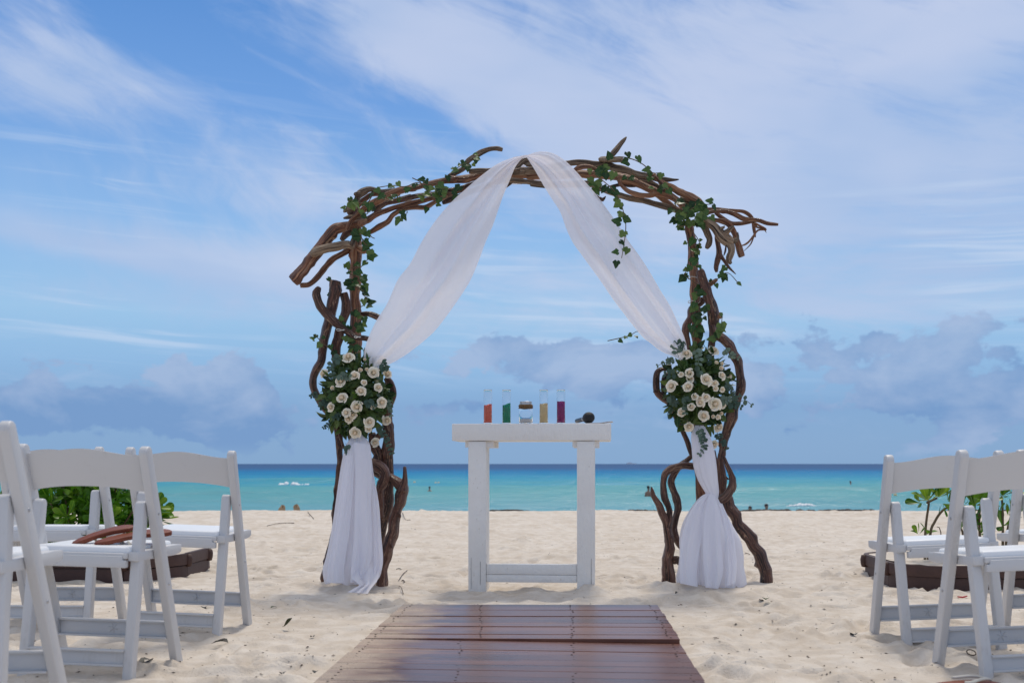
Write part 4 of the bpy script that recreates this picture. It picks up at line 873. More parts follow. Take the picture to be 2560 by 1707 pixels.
vine('ivy climbing the right post of the arch above the roses', [
    ('B', [(1520, 900), (1590, 1000), (1600, 1060), (1540, 1130), (1500, 1180), (1480, 1280), (1460, 1310), (1580, 1400), (1600, 1500), (490, 300, 'E'), (480, 400, 'E'), (500, 540, 'E'), (470, 640, 'E')], -0.05),
    ('E', [(560, 380), (540, 440), (480, 470), (460, 600)], -0.09), ('E', [(620, 640), (630, 590), (670, 520), (680, 450)], -0.12)],
    [('B', 1610, 1050, 55, -.05), ('B', 1575, 1050, 55, -.06), ('B', 1560, 1130, 55, -.07), ('B', 1580, 1100, 50, -.05), ('B', 1480, 1020, 40, -.05), ('B', 1600, 1000, 35, -.05), ('B', 1490, 1260, 55, -.05), ('B', 1460, 1305, 50, -.05), ('B', 1490, 1310, 60, -.05), ('B', 1610, 1240, 60, -.05), ('B', 1595, 1465, 90, -.1), ('E', 500, 280, 60, -.1), ('E', 475, 355, 55, -.1), ('E', 560, 375, 55, -.12), ('E', 535, 415, 65, -.12), ('E', 470, 455, 65, -.1), ('E', 515, 455, 70, -.1), ('E', 500, 540, 80, -.08), ('E', 520, 530, 60, -.08), ('E', 475, 605, 55, -.08), ('E', 680, 450, 45, -.12), ('E', 670, 510, 80, -.14), ('E', 655, 545, 75, -.14), ('E', 640, 580, 55, -.14), ('E', 625, 625, 80, -.14), ('E', 545, 460, 40, -.1)])
vine('loose ivy sprig sticking out right below the root tangle', [('B', [(1680, 1400), (1740, 1370), (1790, 1310), (1850, 1290), (1900, 1330), (1940, 1380)], -0.04)],
     [('B', 1830, 1240, 70, -.04), ('B', 1780, 1300, 80, -.05), ('B', 1815, 1310, 80, -.05), ('B', 1940, 1380, 55, -.04), ('B', 1745, 1390, 55, -.04), ('B', 1690, 1355, 50, -.04), ('B', 1815, 1340, 50, -.05)], 0.3)
vine('thin ivy twig poking out left of the right drape', [('f', [(1700, 880), (1650, 850), (1600, 828), (1575, 838), (1545, 846), (1519, 852)], -0.01)],
     [('f', 1548, 850, 15, -.02), ('f', 1565, 842, 12, -.02), ('f', 1578, 836, 14, -.02), ('f', 1590, 840, 13, -.02)], 0.5)

# ------------------------------------------------------------------ rose arrangements
def petal_patch(r, h, span, curl, base=-0.30, nu=7, nv=6, a0=0.0, wob=0.0, flare=0.0):
    V, Fc = [], []
    for j in range(nv):
        v = j / (nv - 1)
        for i in range(nu):
            u = i / (nu - 1) * 2 - 1
            rad_ = r * (0.25 + 0.75 * math.sin(min(1, v * 1.15) * math.pi / 2)) + curl * max(0, v - 0.6) ** 1.5 * (1 - 0.25 * u * u) + flare * v * v
            zz = base + (h - base) * (v ** 0.85) - curl * 0.75 * max(0, v - 0.78) ** 1.4 * 3 - 0.24 * (h - base) * abs(u) ** 3.2 * v
            zz += wob * math.sin(5 * u + a0 * 3) * v
            a = a0 + u * span * (0.55 + 0.45 * math.sin(min(1, v * 1.5) * math.pi / 2))
            q = rad_ * (1 - 0.10 * u + 0.05 * abs(u) * v)
            V.append((q * math.cos(a), q * math.sin(a), zz))
    for j in range(nv - 1):
        for i in range(nu - 1): Fc.append((j * nu + i, j * nu + i + 1, (j + 1) * nu + i + 1, (j + 1) * nu + i))
    return V, Fc
def rose_core(seed):
    rg = random.Random(seed); parts = []
    for (n, r, h, span, curl, off) in ((2, 0.10, 0.50, 1.7, 0.02, 0), (3, 0.20, 0.52, 1.25, 0.06, .5), (3, 0.33, 0.50, 1.15, 0.14, 1.2), (4, 0.47, 0.44, 0.98, 0.26, .3), (5, 0.62, 0.34, 0.85, 0.42, .9)):
        for k in range(n):
            parts.append(petal_patch(r * rg.uniform(.93, 1.07), h * rg.uniform(.93, 1.06), span, curl * rg.uniform(.8, 1.3), -0.45, a0=off + k * 6.2832 / n + rg.uniform(-.2, .2), wob=0.02))
    parts.append(lathe([(0.34, 0.0), (0.28, 0.20), (0.17, 0.36), (0.08, 0.42), (0.03, 0.43)], 12)); parts.append(lathe([(0.05, -0.62), (0.22, -0.55), (0.42, -0.40), (0.50, -0.25)], 10))
    V, Fc, _ = join(parts); return mesh('rose', V, Fc, 'petal')
CORES = [rose_core(s) for s in range(4)]
pv, pf = petal_patch(0.74, 0.20, 0.72, 0.60, -0.48, a0=0.0, wob=0.05, flare=0.06); PET = [mesh('petal', pv, pf, 'petal')]
pv, pf = petal_patch(0.78, 0.08, 0.66, 0.75, -0.50, a0=0.0, wob=-0.06, flare=0.14); PET.append(mesh('petal', pv, pf, 'petal'))
pv, pf = petal_patch(0.34, 0.42, 1.0, 0.10, -0.5, a0=0.0); 
def rose(parent, pos, face, size, bud=False):
    o = bpy.data.objects.new('rose', rnd.choice(CORES)); C.objects.link(o); o.parent = parent
    rot3 = frame(face, rv()); s = size / 2 / (0.98 if not bud else 0.80); o.matrix_local = xf(pos - parent.location, rot3, (s, s, s * (0.9 if not bud else 1.25)))
    if not bud:
        a = rnd.uniform(0, 6.28); n = 5
        for k in range(n):
            c = bpy.data.objects.new('petal', rnd.choice(PET)); C.objects.link(c); c.parent = o
            q = rnd.uniform(.88, 1.10); c.matrix_local = Matrix.Rotation(a + k * 6.2832 / n + rnd.uniform(-.15, .15), 4, 'Z') @ Matrix.Diagonal((q, q, rnd.uniform(.8, 1.1), 1))
    return o
def sprig(parent, z, pts, d, n, size, me_col='eucalyptus_leaf', outline=roundl):
    w = []
    for x, y in pts:
        px, py = zp(z, x, y); v = P(px, py, YA + d); w.append((v.x, v.y, v.z, 0.0016))
    q = catmull(w, 0.012); parts = [tube(w, 0.015, 5, 0.1, 1, False)]
    tip = Vector(q[-1][:3])
    for k in range(n):
        i = int((k + 1) / n * (len(q) - 1)); pos = Vector(q[i][:3]); tn = Vector(q[min(i + 1, len(q) - 1)][:3]) - Vector(q[max(0, i - 1)][:3]); tn.normalize()
        for sgn in (-1, 1):
            side = tn.cross(Vector((0, -1, 0))).normalized() * sgn; y = (side + tn * 0.5 + rv(.35)).normalized(); nn = (Vector((0, -1, .3)) + rv(.6)); nn = (nn - y * nn.dot(y)).normalized(); x = y.cross(nn)
            s = min(size, .030) * (1.15 - 0.5 * k / n) * rnd.uniform(.8, 1.2); V, Fc = [], []
            for (yy, ww) in outline:
                V += [pos + (x * -ww + y * yy + nn * ww * .2) * s, pos + y * yy * s, pos + (x * ww + y * yy + nn * ww * .2) * s]
            for a in range(len(outline) - 1): Fc += [(a * 3, a * 3 + 1, a * 3 + 4, a * 3 + 3), (a * 3 + 1, a * 3 + 2, a * 3 + 5, a * 3 + 4)]
            parts.append((V, Fc))
    V, Fc, _ = join(parts); return wput('eucalyptus_sprig', V, Fc, me_col, parent)
def bouquet(label, z, c, hw, hh, roses, sprigs, nleaf, seed):
    s = ZM[z][2]; pc = P(*zp(z, *c), YA - 0.10); t = thing('rose_arrangement', label, 'flowers', pc + Vector((0, 0, -hh / s / F * YA)), 'rose arrangements on the arch')
    kx = 1 / s / F * (YA - 0.2)
    def surf(x, y, inset=0.0):
        u, v = (x - c[0]) / hw, (y - c[1]) / hh; q = min(1.0, u * u + v * v); b_ = math.sqrt(1 - q) if q < 1 else 0
        Y = YA - 0.08 - 0.17 * b_ + inset; nrm = Vector((u * 0.8, -0.55 - 0.6 * b_, -v * 0.8)).normalized()
        return P(*zp(z, x, y), Y), nrm
    # foliage
    n = 0
    while n < nleaf:
        a = rnd.uniform(0, 6.2832); q = rnd.random() ** 0.55
        x, y = c[0] + hw * q * math.cos(a), c[1] + hh * q * math.sin(a); deep = rnd.random()
        p_, nrm = surf(x, y, 0.015 + 0.11 * deep * (1 - 0.5 * q)); kind = rnd.random()
        outw = Vector((math.cos(a) * q, 0, -math.sin(a) * q)); d_ = (outw * 1.0 + rv(.8) + nrm * 0.5).normalized(); nn = nrm + rv(.7) + Vector((0, 0, .4))
        me = rnd.choice(OV) if kind < 0.86 else rnd.choice(EU); sz = rnd.uniform(0.045, 0.085) if kind < 0.86 else rnd.uniform(0.028, 0.042)
        place_leaf(me, t, p_ - d_ * sz * 0.4, d_, nn, sz); n += 1
    # inner stems and dark greenery behind, joined
    parts = []
    for k in range(520):
        a = rnd.uniform(0, 6.2832); q = rnd.random() ** 0.5 * 0.86; x, y = c[0] + hw * q * math.cos(a), c[1] + hh * q * math.sin(a); p_, nrm = surf(x, y, 0.05 + 0.11 * rnd.random())
        d_ = (rv(1) + Vector((0, -.3, 0))).normalized(); n2 = (nrm + rv(.5)); n2 = (n2 - d_ * n2.dot(d_)).normalized(); xx = d_.cross(n2); L_ = rnd.uniform(.05, .09); w_ = L_ * .28
        parts.append(([p_ - d_ * L_ * .5, p_ - xx * w_, p_ + d_ * L_ * .5, p_ + xx * w_], [(0, 1, 2), (0, 2, 3)]))
    V, Fc, _ = join(parts); o = wput('inner_greenery', V, Fc, 'bouquet_leaf', t, False); o['kind'] = 'stuff'
    for r_ in roses:
        x, y, d = r_[:3]; p_, nrm = surf(x, y, -0.012); size = d / s / F * (YA - .2) * 0.99
        if len(r_) > 3: p_ = p_ + Vector((0, r_[3], 0))
        face = Vector((nrm.x * 0.75, -1, nrm.z * 0.5 + 0.18)) + rv(.18); rose(t, p_, face, size, d < 46 if z == 'C' else d < 40)
    for (pts, d, nn, sz) in sprigs: sprig(t, z, pts, d, nn, sz)
    # yellow-green filler buds
    parts = []
    for k in range(5):
        a = rnd.uniform(0, 6.2832); q = rnd.random() * .75; p0, nrm = surf(c[0] + hw * q * math.cos(a), c[1] + hh * q * math.sin(a), -0.01)
        for i in range(14):
            v0 = p0 + rv(.018); parts.append(lathe([(0.0005, -.004), (.0032, 0), (.0005, .005)], 5, v0.x, v0.y, v0.z))
    V, Fc, _ = join(parts); o = wput('filler_buds', V, Fc, 'shrub_leaf', t); o['kind'] = 'stuff'
    return t
RL = [(582, 655, 95), (840, 672, 90), (722, 678, 28), (684, 768, 42), (738, 762, 36), (797, 790, 95), (915, 800, 88), (370, 795, 78), (636, 812, 82), (518, 862, 95), (716, 873, 55), (838, 915, 75), (447, 920, 42), (690, 946, 88), (527, 1003, 100), (867, 1042, 92), (655, 1080, 105), (432, 1082, 74), (790, 1075, 50, .03), (565, 1130, 76), (615, 1147, 60, .03), (575, 1185, 72, .03), (763, 1208, 88), (910, 1197, 90), (755, 1268, 60), (640, 1300, 95), (808, 1385, 82)]
SL = [([(470, 1180), (430, 1210), (400, 1240), (372, 1258)], -.12, 7, .018), ([(330, 960), (300, 975), (272, 990)], -.10, 4, .022), ([(840, 1240), (880, 1300), (920, 1380), (950, 1470)], -.14, 8, .026), ([(900, 1010), (930, 1080), (945, 1150)], -.16, 7, .02), ([(560, 1390), (575, 1430), (580, 1475)], -.16, 5, .026),
      ([(520, 640), (470, 690), (430, 740), (460, 830)], -.2, 8, .034), ([(500, 800), (540, 820), (590, 830)], -.25, 5, .028), ([(850, 700), (880, 720), (890, 760)], -.2, 4, .03), ([(740, 1010), (760, 1050), (800, 1080)], -.24, 5, .032), ([(420, 1030), (380, 1060), (350, 1080)], -.14, 4, .034), ([(480, 1120), (500, 1160), (460, 1180)], -.18, 5, .026)]
bouquet('cluster of cream roses and green leaves on the left post', 'C', (640, 980), 300, 385, RL, SL, 235, 1)
RR_ = [(410, 735, 80), (615, 710, 78), (635, 803, 34), (677, 810, 30), (671, 846, 38), (678, 900, 66), (738, 885, 72, .06), (370, 890, 42), (432, 882, 68), (442, 922, 60, .03), (562, 930, 92), (627, 958, 54), (630, 998, 46), (683, 1005, 42), (296, 980, 80), (423, 985, 80), (473, 1060, 54), (512, 1070, 30), (558, 1063, 60), (515, 1105, 66), (627, 1115, 102), (447, 1137, 62), (692, 1120, 54, .03), (372, 1180, 66), (540, 1205, 82), (610, 1208, 34), (648, 1212, 44), (673, 1185, 30), (430, 1285, 76), (653, 1290, 76), (620, 1420, 62)]
SR = [([(330, 780), (280, 790), (230, 810), (195, 825)], -.14, 7, .020), ([(500, 1300), (530, 1370), (545, 1440), (510, 1490)], -.17, 9, .026), ([(640, 1330), (680, 1390), (710, 1450)], -.13, 7, .024), ([(700, 960), (740, 1000), (790, 1060)], -.16, 8, .020), ([(700, 1090), (760, 1090), (810, 1050)], -.15, 6, .024), ([(740, 1100), (790, 1130), (820, 1140)], -.14, 4, .032), ([(690, 700), (740, 740), (800, 770)], -.14, 6, .024),
      ([(350, 760), (330, 690), (315, 670)], -.18, 3, .04), ([(400, 700), (370, 680), (350, 660)], -.18, 3, .05), ([(470, 700), (500, 760), (500, 810)], -.24, 4, .04), ([(350, 880), (300, 890), (250, 890)], -.18, 3, .05), ([(480, 880), (500, 870)], -.24, 2, .045), ([(390, 1050), (410, 1100), (400, 1180)], -.23, 6, .03), ([(640, 1085), (700, 1085), (730, 1080)], -.2, 3, .04), ([(290, 1040), (300, 1090), (330, 1110)], -.16, 5, .03), ([(800, 1110), (850, 1085), (900, 1120)], -.12, 2, .024)]
bouquet('cluster of cream roses and eucalyptus on the right post', 'E', (495, 1000), 265, 330, RR_, SR, 235, 2)

# ------------------------------------------------------------------ sheer drapes
def ribbon(name, parent, Lp, Rp, depth, folds, amp, ns=110, nt=46, bulge=0.0, seed=0, dip=None):
    rg = np.random.RandomState(seed)
    def rs_(pts):
        p_ = np.array([zp(q[2] if len(q) > 2 else 'f', q[0], q[1]) for q in pts]); q_ = np.array(catmull([(a, b_, 0) for a, b_ in p_], 4.0))[:, :2]
        l = np.concatenate([[0], np.cumsum(np.linalg.norm(np.diff(q_, axis=0), axis=1))]); l /= l[-1]; tt_ = np.linspace(0, 1, ns); return np.stack([np.interp(tt_, l, q_[:, i]) for i in (0, 1)], 1)
    A, B = rs_(Lp), rs_(Rp); ph = rg.rand(6) * 6.28; V = []
    for i in range(ns):
        s = i / (ns - 1)
        for k in range(nt):
            t = k / (nt - 1); tw = t + 0.012 * math.sin(9 * t + ph[0] + s * 2.0)
            px, py = A[i] * (1 - tw) + B[i] * tw
            e = math.sin(math.pi * min(1, max(0, t))) ** 0.5
            f = math.sin(folds * 6.283 * (t + 0.05 * math.sin(s * 3 + ph[1])) + ph[2] + 1.2 * math.sin(s * 2.2 + ph[4])) + 0.45 * math.sin(folds * 1.73 * 6.283 * t + ph[3] + 1.7 * s) + 0.12 * math.sin(folds * 3.1 * 6.283 * t + ph[5] - 2.0 * s)
            a = amp(s) * e
            V.append(P(px, py, depth(s, t) + a * f * 0.5 - bulge * math.sin(math.pi * t) * math.sin(math.pi * s)))
    Fc = [(i * nt + k, i * nt + k + 1, (i + 1) * nt + k + 1, (i + 1) * nt + k) for i in range(ns - 1) for k in range(nt - 1)]
    return wput(name, V, Fc, 'sheer', parent)
def skirt(name, parent, rows, folds, amp, dratio, depth, nseg=132, seed=0, flat=0.0):
    """closed hanging cloth: rows of (zoom, x_left, x_right, y) from top to hem; ruffled oval rings"""
    rg = np.random.RandomState(seed); ph = rg.rand(8) * 6.28; rr = []
    for (z, xl, xr, y) in rows:
        a, b_ = zp(z, xl, y), zp(z, xr, y); rr.append(((a[0] + b_[0]) / 2, a[1], (b_[0] - a[0]) / 2))
    q = catmull([(a, b_, c) for a, b_, c in rr], 7.0); n = len(q); V = []
    for i, (cx, cy, hw_) in enumerate(q):
        s = i / (n - 1); Yc = depth(s)
        for k in range(nseg):
            th = k / nseg * 6.2832; w = th + 0.10 * math.sin(3 * th + ph[0] + s * 1.5)
            lob = lambda k_, p_: 2 * abs(math.sin(0.5 * k_ * w + p_)) - 1.2
            f = 1.1 * lob(folds, ph[1] + 0.5 * math.sin(s * 2.6 + ph[6])) + 0.8 * lob(max(2, folds // 2), ph[2] - s * 0.7) + 0.25 * math.sin(folds * 2 * w + ph[3] + 1.1 * s)
            r_ = 1 + amp(s) * f * (0.15 + 0.85 * abs(math.sin(th)))
            px = cx + hw_ * r_ * math.cos(th) * (0.96); dY = -math.sin(th) * hw_ * dratio(s) * r_ / F * YA
            hem = flat * s ** 6 * (0.5 + 0.5 * math.sin(folds * 0.5 // 1 * w + ph[4]) + 0.4 * math.sin(3 * th + ph[5]))
            v = P(px, cy, Yc); v.y += dY; v.x = (px - 1280) / F * Yc
            if s > 0.97: v.z = max(v.z, 0.005)
            v.z += hem
            V.append(v)
    Fc = [(i * nseg + k, i * nseg + (k + 1) % nseg, (i + 1) * nseg + (k + 1) % nseg, (i + 1) * nseg + k) for i in range(n - 1) for k in range(nseg)]
    return wput(name, V, Fc, 'sheer', parent)
AL = [(2262, 248, 'A'), (2200, 262, 'A'), (2120, 280, 'A'), (2000, 330, 'A'), (1900, 400, 'A'), (1800, 480, 'A'), (1700, 570, 'A'), (1600, 660, 'A'), (1500, 770, 'A'), (1400, 900, 'A'), (1300, 1060, 'A'), (1200, 1250, 'A'), (1010, 0, 'C'), (920, 200, 'C'), (830, 340, 'C'), (770, 460, 'C'), (730, 570, 'C'), (715, 660, 'C'), (730, 720, 'C')]
AR = [(2270, 255, 'A'), (2220, 285, 'A'), (2160, 360, 'A'), (2110, 480, 'A'), (2050, 620, 'A'), (2000, 760, 'A'), (1950, 900, 'A'), (1880, 1060, 'A'), (1800, 1270, 'A'), (1700, 1470, 'A'), (1363, 372, 'C'), (1250, 492, 'C'), (1100, 612, 'C'), (1000, 678, 'C'), (920, 722, 'C'), (850, 760, 'C')]
dl = thing('sheer_drape', 'sheer white drape tied to the left post and trailing on sand', 'drape', (-0.95, YA - 0.1, 0.0), 'sheer white drapes')
ribbon('swag', dl, AL, AR, lambda s, t: YA - 0.14 - 0.05 * math.sin(math.pi * s) + 0.03 * t, 2.0, lambda s: 0.012 + 0.060 * math.sin(math.pi * s) ** 0.8, seed=3, bulge=0.05)
BL = [(52, 252, 'B'), (110, 340, 'B'), (170, 440, 'B'), (215, 520, 'B'), (290, 640, 'B'), (360, 750, 'B'), (410, 890, 'B'), (470, 1020, 'B'), (540, 1120, 'B'), (620, 1230, 'B'), (720, 1370, 'B'), (850, 1560, 'B'), (60, 592, 'E'), (130, 652, 'E'), (220, 720, 'E'), (310, 756, 'E'), (370, 790, 'E')]
BR = [(60, 245, 'B'), (120, 224, 'B'), (190, 213, 'B'), (280, 225, 'B'), (350, 260, 'B'), (420, 312, 'B'), (500, 392, 'B'), (570, 472, 'B'), (640, 552, 'B'), (720, 652, 'B'), (800, 762, 'B'), (880, 872, 'B'), (960, 1000, 'B'), (1050, 1122, 'B'), (1150, 1272, 'B'), (210, 250, 'E'), (290, 380, 'E'), (350, 510, 'E'), (395, 610, 'E'), (420, 720, 'E')]
dr = thing('sheer_drape', 'sheer white drape tied to the right post and knotted low', 'drape', (1.1, YA - 0.1, 0.0), 'sheer white drapes')
ribbon('swag', dr, BL, BR, lambda s, t: YA - 0.15 - 0.04 * math.sin(math.pi * s) - 0.02 * t, 2.1, lambda s: 0.014 + 0.055 * math.sin(math.pi * s) ** 0.8, seed=8, bulge=0.04)
# the part of each swag that goes over the beam to the back
for (par, pts) in ((dl, [((2140, 270), (2262, 248)), ((2120, 330), (2262, 310)), ((2100, 420), (2250, 420)), ((2090, 520), (2220, 520))]), (dr, [((2290, 262), (2470, 250)), ((2300, 330), (2560, 330)), ((2310, 430), (2580, 430)), ((2330, 520), (2560, 520))])):
    ribbon('back_fold', par, [(*a, 'A') for a, _ in pts], [(*b_, 'A') for _, b_ in pts], lambda s, t: YA + 0.02 + 0.10 * min(1, s * 3), 3, lambda s: 0.02, 30, 24, seed=5)
skirt('tail', dl, [('D', 690, 770, -60), ('D', 625, 838, 25), ('D', 600, 850, 90), ('D', 574, 858, 200), ('D', 550, 872, 350), ('D', 522, 915, 560), ('D', 496, 938, 760), ('D', 464, 955, 950), ('D', 432, 966, 1100), ('D', 404, 958, 1200), ('D', 412, 930, 1290), ('D', 425, 880, 1338)], 9, lambda s: 0.06 + 0.09 * s, lambda s: 0.60 - 0.1 * s, lambda s: YA - 0.10 - 0.08 * s, seed=4, flat=0.008)
ribbon('train', dl, [(690, 1080, 'D'), (655, 1200, 'D'), (670, 1290, 'D'), (735, 1348, 'D'), (690, 1378, 'D'), (628, 1416, 'D')], [(905, 1080, 'D'), (930, 1200, 'D'), (925, 1270, 'D'), (890, 1335, 'D'), (850, 1385, 'D'), (820, 1432, 'D')], lambda s, t: YA - 0.24 - 0.26 * s ** 1.3, 2.2, lambda s: 0.05, 50, 40, seed=12)
skirt('tail', dr, [('G', 560, 640, -60), ('G', 526, 690, 20), ('G', 527, 722, 110), ('G', 531, 742, 200), ('G', 545, 757, 310), ('G', 585, 768, 430), ('G', 645, 777, 530), ('G', 670, 770, 580)], 9, lambda s: 0.06, lambda s: 0.5, lambda s: YA - 0.12 - 0.03 * s, seed=6)
skirt('lower_tail', dr, [('G', 652, 750, 548), ('G', 610, 768, 572), ('G', 560, 800, 620), ('G', 498, 838, 710), ('G', 442, 895, 820), ('G', 416, 968, 950), ('G', 420, 1000, 1080), ('G', 408, 1008, 1200), ('G', 390, 1030, 1300), ('G', 400, 1035, 1372)], 9, lambda s: 0.07 + 0.09 * s, lambda s: 0.66 - 0.15 * s, lambda s: YA - 0.14 - 0.06 * s, seed=9, flat=0.012)

# loose front layers of the lower cloths
for (par, lay) in ((dl, [([(640, 60), (590, 300), (545, 600), (500, 900), (450, 1150), (435, 1325)], [(715, 20), (690, 300), (668, 600), (640, 900), (600, 1150), (600, 1332)], .012),
                         ([(690, 20), (702, 300), (697, 600), (690, 900), (668, 1120), (655, 1325)], [(838, 40), (858, 300), (850, 600), (862, 900), (850, 1120), (760, 1345)], .028),
                         ([(800, 30), (840, 300), (868, 600), (868, 900), (872, 1150), (850, 1320)], [(846, 60), (872, 300), (925, 600), (945, 900), (960, 1140), (900, 1330)], .005)]),
                   (dr, [([(670, 550), (560, 640), (490, 780), (440, 950), (430, 1100), (425, 1200), (430, 1345)], [(690, 548), (650, 640), (630, 780), (615, 950), (590, 1100), (575, 1250), (585, 1376)], .010),
                         ([(690, 548), (665, 640), (640, 780), (632, 950), (630, 1100), (640, 1250), (650, 1380)], [(735, 565), (775, 680), (790, 780), (795, 950), (808, 1100), (812, 1250), (770, 1394)], .032),
                         ([(720, 560), (770, 660), (800, 760), (820, 900), (825, 1050), (830, 1200), (830, 1376)], [(745, 580), (800, 650), (860, 760), (905, 900), (925, 1050), (935, 1200), (920, 1340)], .016)])):
    zc_ = 'D' if par is dl else 'G'
    for k, (a, b_, off) in enumerate(lay):
        ribbon('front_layer', par, [(*q_, zc_) for q_ in a], [(*q_, zc_) for q_ in b_], lambda s, t, o_=off, p_=par: YA - (.155 if p_ is dl else .16) - (.155 if p_ is dl else .20) * s ** .8 - o_ + .03 * (t - .5) ** 2, 1.3, lambda s: .006 + .022 * s, 60, 26, seed=20 + k)

# ------------------------------------------------------------------ folding chairs
def chair_meshes():
    ms = []
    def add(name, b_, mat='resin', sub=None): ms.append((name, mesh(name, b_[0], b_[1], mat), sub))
    def bar(p0, p1, w, d, round_top=True, name='', bev=0.005):
        """straight post in the y-z plane at x; w along x, d across"""
        (x0, y0, z0), (x1, y1, z1) = p0, p1; L_ = math.hypot(y1 - y0, z1 - z0); n = 6
        prof = [(-d / 2, 0), (d / 2, 0), (d / 2, L_ - d * 0.45)]
        prof += [(d / 2 * math.cos(a), L_ - d * 0.45 + d * 0.45 * math.sin(a)) for a in np.linspace(0.3, math.pi - 0.3, n)] + [(-d / 2, L_ - d * 0.45)]
        V, Fc = extrude(prof, 0, -w / 2, w / 2, bev, 3); ang = math.atan2(y1 - y0, z1 - z0); c, s = math.cos(ang), math.sin(ang); out_ = []
        for v in V:
            f = v.z / L_; out_.append(Vector((v.x + x0 + (x1 - x0) * f, y0 + v.y * c + v.z * s, z0 - v.y * s + v.z * c)))
        return out_, Fc
    for sg in (-1, 1):
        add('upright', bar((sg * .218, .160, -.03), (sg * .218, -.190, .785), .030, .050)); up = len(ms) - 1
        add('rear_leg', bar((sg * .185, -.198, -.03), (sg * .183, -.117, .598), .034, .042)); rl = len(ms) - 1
        for (yy, zz) in ((-.089, .555), (.045, .300 + .0)):
            V, Fc = lathe([(0.0055, -0.0006), (0.0055, 0.0012), (0.003, 0.0012)], 12); yy = .160 - .350 * (zz + .03) / .815
            V = [Vector((sg * (.2335 + v.z), yy + v.x, zz + v.y)) for v in V]; add('bolt', (V, Fc), 'silver', up)
    # back panel: arched, curved backwards slightly
    V, Fc = [], []; nx, nz = 28, 5
    for side in (0, 1):
        for j in range(nz):
            for i in range(nx):
                u = i / (nx - 1) * 2 - 1; v = j / (nz - 1); x = u * 0.204; arch_ = (1 - abs(u) ** 2.2)
                zb = 0.628 + 0.018 * arch_; zt = 0.756 + 0.020 * (0.5 + 0.5 * math.cos(math.pi * min(1, abs(u) * 1.05))) - 0.002
                z = zb + (zt - zb) * v; y = .160 - .350 * (z + .03) / .815 - 0.014 * (1 - u * u) + (0.011 if side == 0 else -0.006)
                ed = min(v, 1 - v); y += (0.003 if side else -0.003) * (ed == 0); V.append((x, y, z))
    o = nx * nz
    for j in range(nz - 1):
        for i in range(nx - 1):
            a = j * nx + i; Fc.append((a + 1, a, a + nx, a + nx + 1)); Fc.append((o + a, o + a + 1, o + a + nx + 1, o + a + nx))
    for i in range(nx - 1): Fc.append((i, i + 1, o + i + 1, o + i)); a = (nz - 1) * nx + i; Fc.append((a + 1, a, o + a, o + a + 1))
    add('back_panel', (V, Fc))
    # seat frame: side rails, front rail, rear rail with notch
    for sg in (-1, 1):
        poly = [(-.180, .395), (-.180, .425), (.150, .430), (.213, .428), (.214, .402), (.19, .396), (.14, .392)]
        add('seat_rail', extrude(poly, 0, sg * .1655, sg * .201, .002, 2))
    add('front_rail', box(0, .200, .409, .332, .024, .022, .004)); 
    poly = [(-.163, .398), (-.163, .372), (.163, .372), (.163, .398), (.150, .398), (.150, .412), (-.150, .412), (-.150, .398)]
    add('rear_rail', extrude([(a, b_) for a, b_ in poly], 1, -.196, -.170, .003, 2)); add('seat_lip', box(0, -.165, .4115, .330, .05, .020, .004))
    # cushion
    V, Fc = box(0, .012, .428, .338, .375, .028, .011, 4); add('cushion', ([Vector((v.x, v.y, v.z + 0.006 * (1 - (v.x / .17) ** 2) * (1 - ((v.y - .012) / .19) ** 2) * (v.z > .428))) for v in V], Fc), 'vinyl')
    # stretchers: recessed channel bars
    def chan(y, z, w, h, t_):
        a = box(0, y, z, w, t_ * 0.4, h, 0.002); b1 = box(0, y - t_ * .25, z + h / 2 - .003, w, t_, .007, .002); b2 = box(0, y - t_ * .25, z - h / 2 + .003, w, t_, .007, .002); return join([a, b1, b2])[:2]
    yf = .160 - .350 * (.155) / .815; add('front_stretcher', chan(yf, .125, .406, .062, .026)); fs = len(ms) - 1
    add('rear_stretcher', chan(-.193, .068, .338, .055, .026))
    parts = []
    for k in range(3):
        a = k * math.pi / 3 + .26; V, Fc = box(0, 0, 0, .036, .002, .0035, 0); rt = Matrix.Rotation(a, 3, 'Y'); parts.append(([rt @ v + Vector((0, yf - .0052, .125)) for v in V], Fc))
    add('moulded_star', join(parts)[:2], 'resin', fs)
    return ms
CM = chair_meshes()
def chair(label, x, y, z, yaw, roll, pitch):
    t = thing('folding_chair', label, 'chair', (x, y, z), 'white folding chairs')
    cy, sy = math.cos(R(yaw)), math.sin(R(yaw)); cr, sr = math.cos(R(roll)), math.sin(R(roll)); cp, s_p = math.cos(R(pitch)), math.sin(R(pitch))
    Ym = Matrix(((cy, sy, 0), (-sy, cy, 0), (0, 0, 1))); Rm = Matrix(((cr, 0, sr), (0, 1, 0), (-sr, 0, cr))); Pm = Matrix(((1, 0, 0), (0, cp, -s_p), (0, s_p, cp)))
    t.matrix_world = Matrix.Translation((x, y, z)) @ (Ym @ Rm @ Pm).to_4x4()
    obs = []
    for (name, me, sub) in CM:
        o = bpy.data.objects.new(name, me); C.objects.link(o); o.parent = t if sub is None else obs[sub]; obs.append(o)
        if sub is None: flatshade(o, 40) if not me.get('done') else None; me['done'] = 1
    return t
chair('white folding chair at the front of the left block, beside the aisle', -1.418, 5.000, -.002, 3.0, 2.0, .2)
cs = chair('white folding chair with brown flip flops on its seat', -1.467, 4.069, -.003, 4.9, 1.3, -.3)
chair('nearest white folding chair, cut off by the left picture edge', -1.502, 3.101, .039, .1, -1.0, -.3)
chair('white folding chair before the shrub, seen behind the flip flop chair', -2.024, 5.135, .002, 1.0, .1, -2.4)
chair('white folding chair at the front of the right block, beside the aisle', 1.759, 4.707, -.026, .9, -2.3, -1.6)
